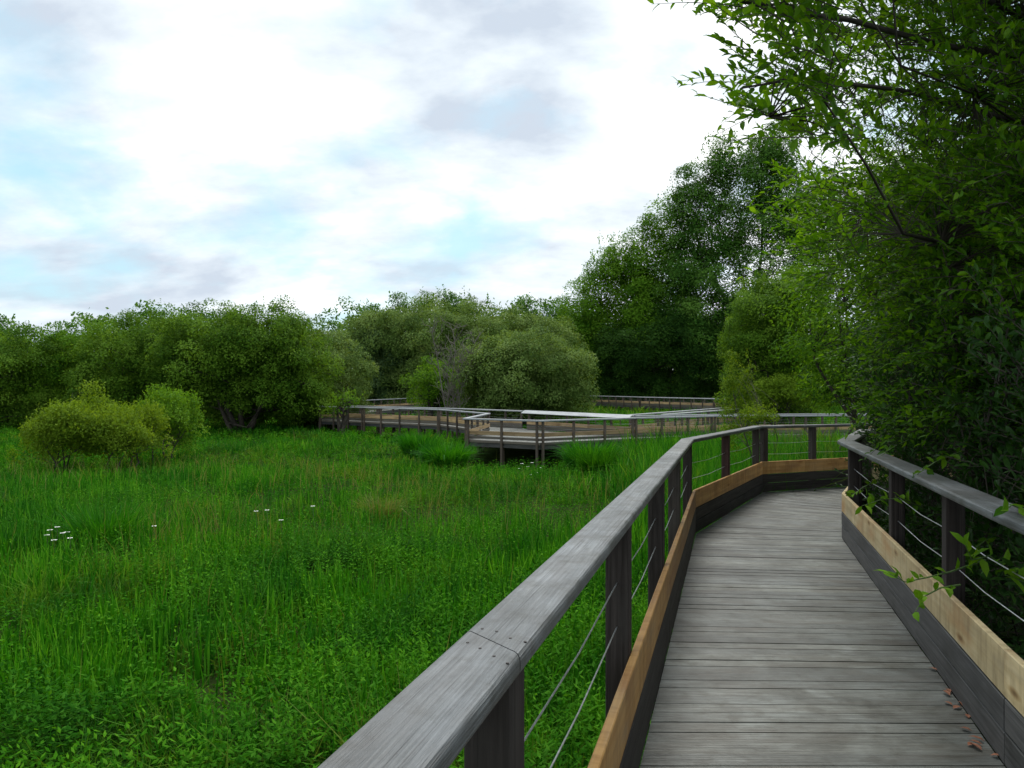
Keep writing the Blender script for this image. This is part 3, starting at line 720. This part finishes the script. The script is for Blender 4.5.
T('willow_tree', 'olive topped willow in front of the silvery one, by the platform', 478, [(478, 372, 24, 26), (500, 358, 26, 20)], 61, 'grey', .6, .24, stems=2, group=wg, spike=12)
T('green_bush', 'bright green bush behind the far left boardwalk beside the bare tree', 426, [(432, 386, 22, 24), (444, 396, 18, 18)], 64, 'light', .6, .24, stems=3, spike=20)
# bare tree
rng = np.random.default_rng(5); d = 58; bx = (450 - 512) / F * d; bz = float(ground(bx, d)) - .1
root = empty('bare_tree', (bx, d, bz), 'thin leafless tree with grey twigs between the bright bush and the willows', 'tree'); mb = MB()
for s in range(5):
    tip = P(rng.uniform(432, 478), rng.uniform(328, 362), d + rng.uniform(-.8, .8)); tr = branch(mb, rng, (bx + rng.uniform(-.3, .3), d, bz), tip, .06, .02, 0, 9, 5)
    for j in range(2, 9):
        for _ in range(4):
            e = tr[j] + np.array([rng.uniform(-1.1, 1.1), rng.uniform(-.8, .8), rng.uniform(.3, 1.5)]); b2 = branch(mb, rng, tr[j], e, .026, .014, .05, 4, 4)
            for _ in range(2): branch(mb, rng, b2[2], b2[2] + np.array([rng.uniform(-.6, .6), rng.uniform(-.4, .4), rng.uniform(.1, .8)]), .016, .010, .03, 3, 4)
mb.build('trunk', M['pale_bark'], root)

# tall trees at the right
tg = 'tall trees at the right end of the meadow'
T('tall_tree', 'tall light green tree at the left end of the high group', 610, [(588, 325, 22, 54), (580, 355, 18, 40), (606, 292, 17, 54), (624, 284, 16, 50), (604, 350, 30, 44), (634, 310, 22, 56)], 118, 'light', 1.55, .46, group=tg, spike=30, trunk_r=.3, spike_len=1.4)
T('tall_tree', 'leafy tree with pale catching light, second from the left in the high group', 655, [(648, 282, 20, 62), (663, 252, 16, 58), (640, 330, 30, 50), (658, 335, 34, 52)], 116, 'light', 1.55, .46, group=tg, spike=26, trunk_r=.3, spike_len=1.4)
T('poplar_tree', 'dark tall poplar with a narrow pointed top, left of the tallest', 684, [(681, 238, 15, 62), (694, 222, 14, 58), (676, 300, 24, 60), (692, 300, 30, 70)], 114, 'poplar', 1.55, .46, group=tg, spike=30, trunk_r=.35, spike_len=1.6)
T('poplar_tree', 'tallest dark poplar, sky gaps down its right side', 722, [(712, 200, 15, 62), (728, 190, 15, 56), (716, 270, 28, 66), (738, 235, 18, 60), (714, 340, 34, 50)], 112, 'poplar', 1.55, .46, group=tg, spike=34, trunk_r=.38, spike_len=1.6)
T('poplar_tree', 'loose poplar with visible trunk half hidden by the overhanging branches', 762, [(756, 185, 24, 44), (764, 240, 28, 48), (770, 170, 22, 34), (752, 300, 18, 36), (785, 215, 26, 50), (792, 280, 30, 50), (780, 160, 18, 34), (815, 240, 30, 60)], 110, 'poplar', 1.3, .44, group=tg, spike=30, trunk_r=.36, density=6, spike_len=1.5)
T('understory_tree', 'rounded dark tree under the poplars above the distant boardwalk', 665, [(640, 352, 40, 34), (672, 350, 36, 36), (700, 362, 32, 34), (620, 362, 30, 28)], 112, 'dark', 1.35, .42, stems=3, spike=14)
T('understory_tree', 'dark low tree at the foot of the tallest poplar', 725, [(722, 350, 34, 44), (745, 335, 26, 40), (750, 368, 24, 24)], 111, 'dark', 1.0, .32, stems=3, spike=14)
T('understory_tree', 'dusky low tree in shade under the light green tall trees', 595, [(592, 368, 30, 34), (575, 350, 22, 26)], 122, 'dark', 1.1, .34, stems=3, spike=10)
T('round_tree', 'rounded soft willow right of the tall trees, leaning from the dark wood', 770, [(768, 325, 40, 44), (790, 310, 40, 36), (752, 350, 26, 30), (800, 345, 40, 40)], 50, 'mid', .65, .2, stems=3, spike=24)
T('yellow_shrub', 'yellow green shrub behind the bend of the near railing', 778, [(783, 396, 26, 14), (806, 391, 28, 16), (768, 402, 12, 9), (832, 394, 26, 16)], 46, 'yellow', .55, .17, stems=4, spike=10, skirt=False, trunk_r=.05, spike_len=.4)
T('green_bush', 'pale leafy sprays poking over the rail at the bend', 752, [(752, 418, 9, 5), (768, 419, 9, 5)], 20, 'yellow', .16, .075, stems=3, spike=16, trunk_r=.03, spike_len=.3)
T('dark_shrub', 'dark shrub behind the far end of the near railing', 860, [(850, 385, 42, 34), (890, 370, 50, 50), (930, 380, 50, 50)], 24, 'dark', .42, .14, stems=4, spike=14, trunk_r=.06, skirt=False)
T('large_tree', 'broad dark tree in deep shade behind the overhanging branches at the right', 1010, [(975, 285, 72, 120), (1070, 230, 100, 140), (1010, 345, 110, 80), (925, 345, 50, 70), (1160, 290, 110, 140)], 14, 'nearD', .55, .15, stems=3, trunk_r=.2, density=9, skirt=False)
T('alder_tree', 'fresh yellow green leafy tree beyond the bend, hanging over the end of the near railing', 880, [(845, 330, 42, 62), (885, 275, 55, 75), (818, 366, 30, 36), (872, 388, 52, 34), (835, 235, 26, 44), (905, 200, 50, 60), (920, 350, 50, 70), (808, 300, 18, 30)], 21, 'light', .5, .15, stems=3, trunk_r=.09, density=4.2, skirt=False, group=None, hang=.5, spike=30, spike_len=.6, aspect=.42)
# left shrubs
sg = 'yellow green shrubs in the left meadow'
T('yellow_shrub', 'rounded yellow green shrub, the largest and leftmost in the left meadow', 62, [(60, 437, 26, 24), (84, 441, 26, 23), (42, 447, 18, 18), (68, 424, 18, 13)], 28.5, 'yellow', .4, .13, stems=5, group=sg, spike=80, density=5, trunk_r=.04, spike_len=.5)
T('yellow_shrub', 'yellow green shrub overlapping the largest one on its right', 118, [(114, 437, 24, 24), (130, 446, 16, 18)], 29, 'yellow', .38, .13, stems=4, group=sg, spike=80, density=5, trunk_r=.04, spike_len=.5)
T('green_shrub', 'darker shrub standing a little behind the two yellow green ones', 165, [(163, 416, 18, 22), (150, 424, 16, 18), (174, 426, 11, 15)], 33, 'light', .4, .14, stems=4, group=sg, spike=70, density=5, trunk_r=.04, spike_len=.5)
T('green_bush', 'leafy bush growing over the left end of the far boardwalk', 345, [(347, 403, 11, 7), (338, 411, 8, 7)], 52, 'light', .4, .18, stems=3, spike=14, density=3.5, skirt=False)
# outside frame and deep background
T('willow_tree', 'willow beyond the left edge of the view', -110, [(-120, 370, 60, 48), (-70, 380, 40, 44)], 57, 'mid', .9, .28, stems=3, group=wg, spike=30)
rng = np.random.default_rng(3); lob = []
for px in np.arange(-420, 1500, 26):
    d = rng.uniform(135, 165); hh = 318 + 8 * math.sin(px * .03) + rng.uniform(-8, 8)
    if 345 < px < 500: hh = 303 + abs(px - 420) * .06 + rng.uniform(-6, 4)
    if 510 < px < 580: hh = rng.uniform(302, 322)
    lob.append(pxlobe(px, hh + 45, d, rng.uniform(14, 24), 45))
    lob.append(pxlobe(px - 6, 395, d - 6, 26, 22))
    lob.append(pxlobe(px + 9, hh + 75, d + 4, rng.uniform(24, 30), 40))
pos, ax, nr, tt, _ = crown_clumps(rng, lob, 2.0, 6, .62, fill=.15)
s = spikes(rng, lob, 10, 2.2, .55); pos = np.concatenate([pos, s[0]]); ax = np.concatenate([ax, s[1]]); nr = np.concatenate([nr, s[2]]); tt = np.concatenate([tt, s[3]])
ln = .62 * rng.uniform(.7, 1.3, len(pos)); v, TT = leaf_verts(pos, ax, nr, ln, ln * .6)
tag(link('distant_wood', mesh_arrays('distant_wood', *stamp(v, TT, tt)), LEAF['poplar']), 'far wood reading as one mass behind the willows', 'wood', kind='stuff')
# poplar tops peeping over the dome
for px, top, w, lb in ((372, 305, 9, 'leftmost small pointed treetop over the grey green dome'), (398, 299, 8, 'second pointed treetop from the left over the dome'), (424, 296, 9, 'pointed treetop near the middle of the row over the dome'), (446, 293, 8, 'highest pointed treetop over the grey green dome'), (466, 296, 8, 'treetop right of the highest one over the dome'),
                       (527, 298, 9, 'forked treetop alone between the dome and the high group'), (560, 306, 12, 'rounded treetop nearest the high group of trees')):
    T('far_poplar', lb, px, [(px, top + 18, w, 20), (px + 3, top + 45, w * 1.5, 34)], 128, 'poplar', 1.3, .5, group='far treetops over the willows', spike=8, spike_len=1.5, trunk_r=.3, limb_n=6)

# ------------------------------------------------------------------ near foliage with real leaves
def twig_leaves(rng, start, direc, length, leafL, nleaf, mb, tint0):
    """vectorised: start Nx3, direc Nx3"""
    n = len(start); d = unit(direc); out = []
    side = unit(np.cross(d, rng.normal(size=(n, 3)))); droop = np.array([0, 0, -1.]) * rng.uniform(-.05, .28, (n, 1))
    def at(t): return start + d * length[:, None] * t + droop * length[:, None] * t * t
    for j in range(nleaf):
        t = (j + .6) / nleaf
        p = at(t); s = side * (1 if j % 2 else -1)
        rot = rng.normal(size=(n, 3)) * .35
        ax = unit(d * (.75 + .5 * t) + s * (1.1 - .6 * t) + rot); nr = unit(np.array([0, 0, 1.]) + rng.normal(size=(n, 3)) * .45)
        L = leafL * rng.uniform(.65, 1.2, n) * (1.05 - .25 * t)
        keep = rng.uniform(size=n) < .93
        out.append((p[keep], ax[keep], nr[keep], L[keep], np.clip(tint0 + rng.normal(0, .17, n) + .12 * t, 0, 1)[keep]))
    # twig stems: thin three sided tubes
    ts = np.linspace(0, 1, 4)
    pts = np.stack([at(t) for t in ts], 1)
    return [np.concatenate([o[i] for o in out]) for i in range(5)], pts

def stems_mesh(pts, r0=.004):
    n, k = pts.shape[:2]
    d = unit(pts[:, -1] - pts[:, 0]); a = unit(np.cross(d, np.array([.3, .2, .93]))); b = np.cross(d, a)
    rows = []
    for i in range(k):
        r = r0 * (1 - .7 * i / (k - 1))
        for th in (0, 2.094, 4.189): rows.append(pts[:, i] + (a * math.cos(th) + b * math.sin(th)) * r)
    v = np.stack(rows, 1); Tm = []
    for i in range(k - 1):
        for q in range(3): Tm.append([i * 3 + q, i * 3 + (q + 1) % 3, i * 3 + 3 + (q + 1) % 3, i * 3 + 3 + q])
    return v, Tm

def leafy(name, label, cat, base, trunk_to, starts, dirs, length, leafL, nleaf, mat, tint0, seed, aspect=.36, trunk_r=.12, limbs=40, extra=(), group=None, twig_r=.004):
    rng = np.random.default_rng(seed)
    bz = float(ground(*base)) - .1
    root = empty(name, (base[0], base[1], bz), label, cat, group)
    (p, ax, nr, L, tt), pts = twig_leaves(rng, starts, dirs, length, leafL, nleaf, None, tint0)
    v, Tm = leaf_verts(p, ax, nr, L, L * aspect, True)
    mb = MB(); trunks = []
    for tip in trunk_to: trunks += branch(mb, rng, (base[0] + rng.uniform(-.15, .15), base[1] + rng.uniform(-.15, .15), bz), tip, trunk_r, trunk_r * .25, .02, 10, 8)
    # limbs to twig clusters
    order = rng.permutation(len(starts))[:limbs]
    hubs = list(trunks)
    for i in order:
        c = starts[i]
        j = int(np.argmin([np.linalg.norm(q - c) + 1.2 * max(0, q[2] - c[2]) for q in hubs])); a = hubs[j]
        if np.linalg.norm(a - c) < .15: continue
        r = min(.013, .005 + .004 * np.linalg.norm(a - c))
        hubs += branch(mb, rng, a, c, r, .004, .06, 5, 5)[1:]
    for pl, r0, r1 in extra:
        mb.tube(pl, list(np.linspace(r0, r1, len(pl))), 7)
        q = np.array(pl, float); tl = np.linspace(0, len(q) - 1, len(q) * 8)
        hubs += list(np.stack([np.interp(tl, np.arange(len(q)), q[:, c]) for c in range(3)], 1))
    # join every twig to the nearest branch point
    H = np.array(hubs); far_i = []
    mb.build('trunk', M['bark'], root, True)
    sv, sT = stems_mesh(pts, twig_r)
    near = np.array([H[int(np.argmin(((H - s) ** 2).sum(1)))] for s in starts])
    dist = np.linalg.norm(near - starts, axis=1)
    mid = (near + starts) / 2 + np.array([0, 0, 1]) * dist[:, None] * .08
    cv, cT = stems_mesh(np.stack([near, near * .5 + mid * .5, mid, starts], 1), twig_r * 1.3)
    allv = np.concatenate([sv, cv]); 
    twm = mesh_arrays('twigs', *stamp(allv, sT, RNG.uniform(0, 1, len(allv))), gco=np.zeros((allv.shape[0] * allv.shape[1], 3)))
    link('twigs', twm, M['bark'], root)
    link('crown', mesh_arrays('crown', *stamp(v, Tm, tt)), LEAF[mat], root)
    return root

# overhanging tree: crown volume at the right, thin towards its left edge
rng = np.random.default_rng(21)
n = 36000
py = rng.uniform(-480, 430, n); d = rng.uniform(3.6, 10.5, n)
edge = np.interp(py, [-480, -60, 20, 120, 150, 215, 260, 330, 400, 430], [800, 735, 732, 742, 775, 790, 800, 825, 850, 865])
px = edge + rng.exponential(1, n) * 0 + rng.beta(1.25, 1.35, n) * (1330 - edge)
inner = px - edge
# near the fringe the branches are close to the walk; the mass lies farther back
d = np.where((inner < 110) & (py < 140), rng.uniform(3.4, 5.2, n), np.where(inner < 160, rng.uniform(5, 10.5, n), rng.uniform(4.6, 10.5, n)))
keep = rng.uniform(size=n) < np.clip(.14 + inner / 240, 0, .9) * np.where(py < -60, .5, np.where(py < 175, .29 + .45 * np.clip((px - 930) / 160, 0, 1), .9))
px, py, d, inner = px[keep], py[keep], d[keep], inner[keep]
st = np.stack([(px - 512) / F * d, d, CAMZ + (384 - py) / F * d], 1)
keep = (st[:, 2] < 11) & (st[:, 0] < 9.5)
# keep the walkway itself clear
onwalk = (st[:, 0] < 1.5 + .29 * st[:, 1]) & (st[:, 2] < CAMZ + .75) & (st[:, 1] < 9)
onwalk |= (st[:, 1] >= 9) & (st[:, 0] < 5.6) & (st[:, 2] < CAMZ + .2)
keep &= ~onwalk
st, px, py, d, inner = st[keep], px[keep], py[keep], d[keep], inner[keep]
trunk = np.array([6.6, 6.6, 4.6])
dr = unit(st - trunk) + rng.normal(size=st.shape) * .5 + np.array([-.35, -.1, .05])
tint0 = np.clip(.45 + .15 * lump(st[:, 0], st[:, 2], 2.2, 3) + .1 * lump(st[:, 1], st[:, 2], 1.3, 5), 0, 1)
lim = [([P(1150, 110, 6.2), P(1040, 60, 5.8), P(940, 45, 5.3), P(850, 20, 4.7), P(770, 8, 4.1), P(735, 0, 3.8)], .032, .006),
       ([P(1120, 130, 6.0), P(1010, 120, 5.8), P(900, 90, 5.2), P(800, 78, 4.5), P(742, 88, 4.0)], .026, .005),
       ([P(1030, 20, 5.5), P(930, -25, 5.0), P(830, -50, 4.5), P(760, -40, 4.0)], .024, .005),
       ([P(1180, 240, 7.5), P(1040, 200, 7.5), P(930, 190, 7), P(865, 212, 6.7)], .02, .004),
       ([P(1150, 350, 8), P(1010, 270, 8), P(940, 285, 7.8)], .02, .004)]
tree_o = leafy('overhanging_tree', 'leafy tree leaning over the boardwalk from the right, small leaf sprays against the sky', 'tree', (6.9, 6.9), [(6.5, 6.5, 6.5), (6.2, 7.6, 8.0), (7.3, 5.9, 8.4)],
      st, dr, rng.uniform(.28, .55, len(st)), .084, 14, 'near', tint0, 31, limbs=130, extra=lim, trunk_r=.16, aspect=.40)

# fringe sprays added one by one towards the sky
# shrubs behind the right railing
def shrub(label, y0, y1, umin, umax, ztop, n, seed, base, mat='nearD'):
    rng = np.random.default_rng(seed)
    y = rng.uniform(y0, y1, n); u = umin + (umax - umin) * rng.beta(1.0, 1.6, n)
    x = 1.2 + .29 * y + u + .16
    zt = ztop + .35 * lump(x, y, 1.5, seed)
    g = ground(x, y); z = g + .25 + (zt - g - .25) * rng.beta(1.3, 1.0, n)
    st = np.stack([x, y, z], 1)
    c = np.array([base[0], base[1], 2.2])
    dr = unit(st - c) + rng.normal(size=st.shape) * .45 + np.array([-.45, -.1, .15])
    # stems may lean to the rail but mostly stay outside it
    ln = rng.uniform(.22, .42, n)
    tip = st + unit(dr) * ln[:, None]
    low = (tip[:, 0] < 1.32 + .29 * tip[:, 1]) & (rng.uniform(size=n) < .93)
    dr[low, 0] = np.abs(dr[low, 0]) * .3; dr[low, 2] += .8
    leafy('leafy_shrub', label, 'shrub', base, [(base[0] + rng.uniform(-.5, .5), base[1] + rng.uniform(-.6, .6), ztop - .6) for _ in range(4)], st, dr, ln, .078, 12, mat,
          np.clip(.4 + .15 * lump(y, z, 3, 2), 0, 1), seed, limbs=60, trunk_r=.045, aspect=.4, group='shrubs behind the right railing')
shrub('dark leafy shrub nearest the viewer behind the right railing', 1.2, 4.6, .15, 2.6, CAMZ + .15, 1500, 41, (3.6, 3.0))
shrub('dark leafy shrub filling the middle bay of the right railing', 4.2, 7.2, .15, 2.8, CAMZ + .35, 1700, 42, (4.3, 5.8))
shrub('dark leafy shrub at the far corner post of the right railing', 6.8, 10.2, .45, 3.2, CAMZ + .3, 1600, 43, (5.2, 8.4))

# sprigs reaching through the right railing
def sprig(label, pts, n, seed, leafL=.085, mat='light'):
    rng = np.random.default_rng(seed); pts = [np.array(p) for p in pts]
    root = empty('leafy_sprig', tuple(pts[0]), label, 'sprig', 'sprigs reaching through the right railing')
    mb = MB(); mb.tube(pts, list(np.linspace(.006, .002, len(pts))), 5); mb.build('stem', M['stem'], root)
    A = []
    for k in range(n):
        t = (k + 1) / n * (len(pts) - 1); i = min(int(t), len(pts) - 2); p = pts[i] + (pts[i + 1] - pts[i]) * (t - i)
        ax = unit(pts[i + 1] - pts[i]) * .6 + rng.normal(size=3) * .6 + np.array([0, -.2, .1]); A.append((p, ax, unit(np.array([0, -.4, 1]) + rng.normal(size=3) * .5)))
    p, ax, nr = [np.array([a[i] for a in A]) for i in range(3)]
    L = leafL * rng.uniform(.7, 1.2, len(p)); v, Tm = leaf_verts(p, ax, nr, L, L * .42, True)
    link('leaves', mesh_arrays('leaves', *stamp(v, Tm, np.clip(rng.normal(.5, .2, len(p)), 0, 1))), LEAF[mat], root)
sprig('light leaved sprig hanging over the pale kick board in the nearest bay', [P(985, 560, 4.2), P(950, 572, 4.0), P(925, 578, 3.9), P(905, 582, 3.85), P(890, 574, 3.85)], 14, 61)
sprig('drooping sprig just below the one on the pale kick board', [P(960, 585, 3.9), P(940, 588, 3.8), P(925, 596, 3.7), P(915, 612, 3.6)], 9, 62)
sprig('bright five leaf sprig against the dark shrub at the lower cable', [P(1015, 575, 3.7), P(990, 556, 3.7), P(972, 560, 3.65), P(965, 545, 3.6)], 12, 63, .10)
sprig('sprig beside the right frame edge over the upper cable', [P(1060, 590, 3.4), P(1025, 582, 3.4), P(1005, 575, 3.35)], 10, 64, .10)
sprig('leafy sprig crossing the second post of the right railing', [P(925, 508, 5.7), P(900, 498, 5.5), P(880, 500, 5.4), P(862, 506, 5.3)], 18, 65)
sprig('bright sprig lying on top of the right handrail', [P(1060, 500, 3.3), P(1030, 512, 3.15), P(1012, 505, 3.1), P(1002, 512, 3.0)], 9, 66, .09)
sprig('leafy sprig hanging in front of the corner post at the bend', [P(905, 470, 7.2), P(880, 478, 6.9), P(862, 488, 6.8), P(850, 497, 6.7)], 18, 67)

sprig('long leafy spray drooping over the rail just before the corner post', [P(960, 425, 6.6), P(925, 432, 6.3), P(895, 446, 6.2), P(872, 462, 6.15)], 24, 68, .085, 'near')
sprig('leafy spray lying across the middle of the right handrail', [P(1000, 445, 5.2), P(960, 452, 4.9), P(935, 462, 4.75), P(912, 478, 4.7)], 22, 69, .085, 'near')
sprig('high spray arching above the corner of the right railing', [P(930, 395, 7.6), P(895, 402, 7.3), P(868, 415, 7.2), P(852, 430, 7.2)], 22, 70, .085, 'near')
sprig('dim spray hanging behind the cables beside the nearest right post', [P(1030, 520, 4.6), P(1000, 530, 4.4), P(975, 548, 4.3), P(960, 570, 4.3)], 18, 71, .085, 'near')
# ------------------------------------------------------------------ light, sky, camera
EL, ROT = math.radians(60), math.radians(6)   # sun through thin cloud, high and straight ahead
w = bpy.data.worlds.new('World'); SC.world = w; w.use_nodes = True
nt = w.node_tree; nt.nodes.clear()
out = nt.nodes.new('ShaderNodeOutputWorld'); bg = nt.nodes.new('ShaderNodeBackground'); bg.inputs[1].default_value = .1
sky = nt.nodes.new('ShaderNodeTexSky'); sky.sky_type = 'NISHITA'; sky.sun_disc = False; sky.sun_elevation = EL; sky.sun_rotation = ROT
sky.air_density = 1.0; sky.dust_density = 1.5
tc = nt.nodes.new('ShaderNodeTexCoord'); D = tc.outputs['Generated']
sep = nt.nodes.new('ShaderNodeSeparateXYZ'); nt.links.new(D, sep.inputs[0])
def math_(op, a, b=None, clamp=False):
    n = nt.nodes.new('ShaderNodeMath'); n.operation = op; n.use_clamp = clamp
    for s, v in ((n.inputs[0], a), (n.inputs[1], b)):
        if v is None: continue
        if isinstance(v, bpy.types.NodeSocket): nt.links.new(v, s)
        else: s.default_value = v
    return n.outputs[0]
zz = math_('ADD', math_('MAXIMUM', sep.outputs[2], 0.0), .34)
cx = math_('DIVIDE', sep.outputs[0], zz); cy = math_('DIVIDE', sep.outputs[1], zz)
cmb = nt.nodes.new('ShaderNodeCombineXYZ'); nt.links.new(cx, cmb.inputs[0]); nt.links.new(cy, cmb.inputs[1])
cn = noise(nt, mapped(nt, cmb.outputs[0], (1, 1, 1)), 3.1, 10, .56, .1)
cn2 = noise(nt, mapped(nt, cmb.outputs[0], (.85, 1.25, 1)), 2.7, 10, .56, .1)
def blob(px, py, k, amp):
    v = unit(np.array([(px - 512) / F, 1, (384 - py) / F]))
    dt = nt.nodes.new('ShaderNodeVectorMath'); dt.operation = 'DOT_PRODUCT'; nt.links.new(D, dt.inputs[0]); dt.inputs[1].default_value = tuple(v)
    e = math_('EXPONENT', math_('MULTIPLY', math_('SUBTRACT', dt.outputs['Value'], 1.0), k))
    return math_('MULTIPLY', e, amp)
def total(lst):
    a = lst[0]
    for b in lst[1:]: a = math_('ADD', a, b)
    return a
# openings of blue sky (negative) and thick white (positive)
cov = total([cn, blob(45, 172, 260, -.13), blob(285, 240, 400, -.12), blob(445, 248, 400, -.13), blob(20, 20, 200, -.07), blob(120, 250, 400, -.06), blob(670, 85, 500, -.07),
             blob(230, 90, 40, .10), blob(620, 190, 50, .08), blob(640, 20, 80, .08)])
cover = ramp_out(nt, cov, [(.30, (.15,) * 3), (.43, (.62,) * 3), (.55, (1, 1, 1))])
gr = total([cn2, blob(500, 110, 90, .16), blob(110, 125, 90, .09), blob(230, 300, 100, .07), blob(50, 320, 100, .07), blob(230, 70, 80, -.09), blob(650, 150, 90, -.11), blob(560, 60, 200, .06)])
cloud = ramp_out(nt, gr, [(.36, (9.9, 10.0, 10.1)), (.50, (6.9, 7.5, 7.9)), (.68, (4.6, 5.2, 6.0))])
sk2 = mixc(nt, 'MIX', .6, sky.outputs[0], (3.8, 7.0, 8.0))
fin = mixc(nt, 'MIX', cover, sk2, cloud)
nt.links.new(fin, bg.inputs[0]); nt.links.new(bg.outputs[0], out.inputs[0])

sl = bpy.data.lights.new('sun', 'SUN'); sl.energy = 2.5; sl.angle = math.radians(18); sl.color = (1, .96, .9)
so = bpy.data.objects.new('sun', sl); COL.objects.link(so)
sd = Vector((math.sin(ROT) * math.cos(EL), math.cos(ROT) * math.cos(EL), math.sin(EL)))
so.rotation_euler = (-sd).to_track_quat('-Z', 'Y').to_euler(); so.location = (0, 0, 30)

cam = bpy.data.cameras.new('camera'); co = bpy.data.objects.new('camera', cam); COL.objects.link(co)
cam.sensor_width = 36; cam.lens = 36 * F / 1024; cam.clip_start = .05; cam.clip_end = 4000
co.location = (0, 0, CAMZ); co.rotation_euler = (math.radians(90), 0, 0)
SC.camera = co
vs = SC.view_settings; vs.view_transform = 'Standard'; vs.look = 'None'; vs.exposure = .52; vs.gamma = 1; vs.use_curve_mapping = False
SC.render.resolution_x = 1024; SC.render.resolution_y = 768
SC.render.engine = 'CYCLES'; SC.cycles.max_bounces = 6; SC.cycles.diffuse_bounces = 3; SC.cycles.glossy_bounces = 2; SC.cycles.transmission_bounces = 3
SC.cycles.use_denoising = True
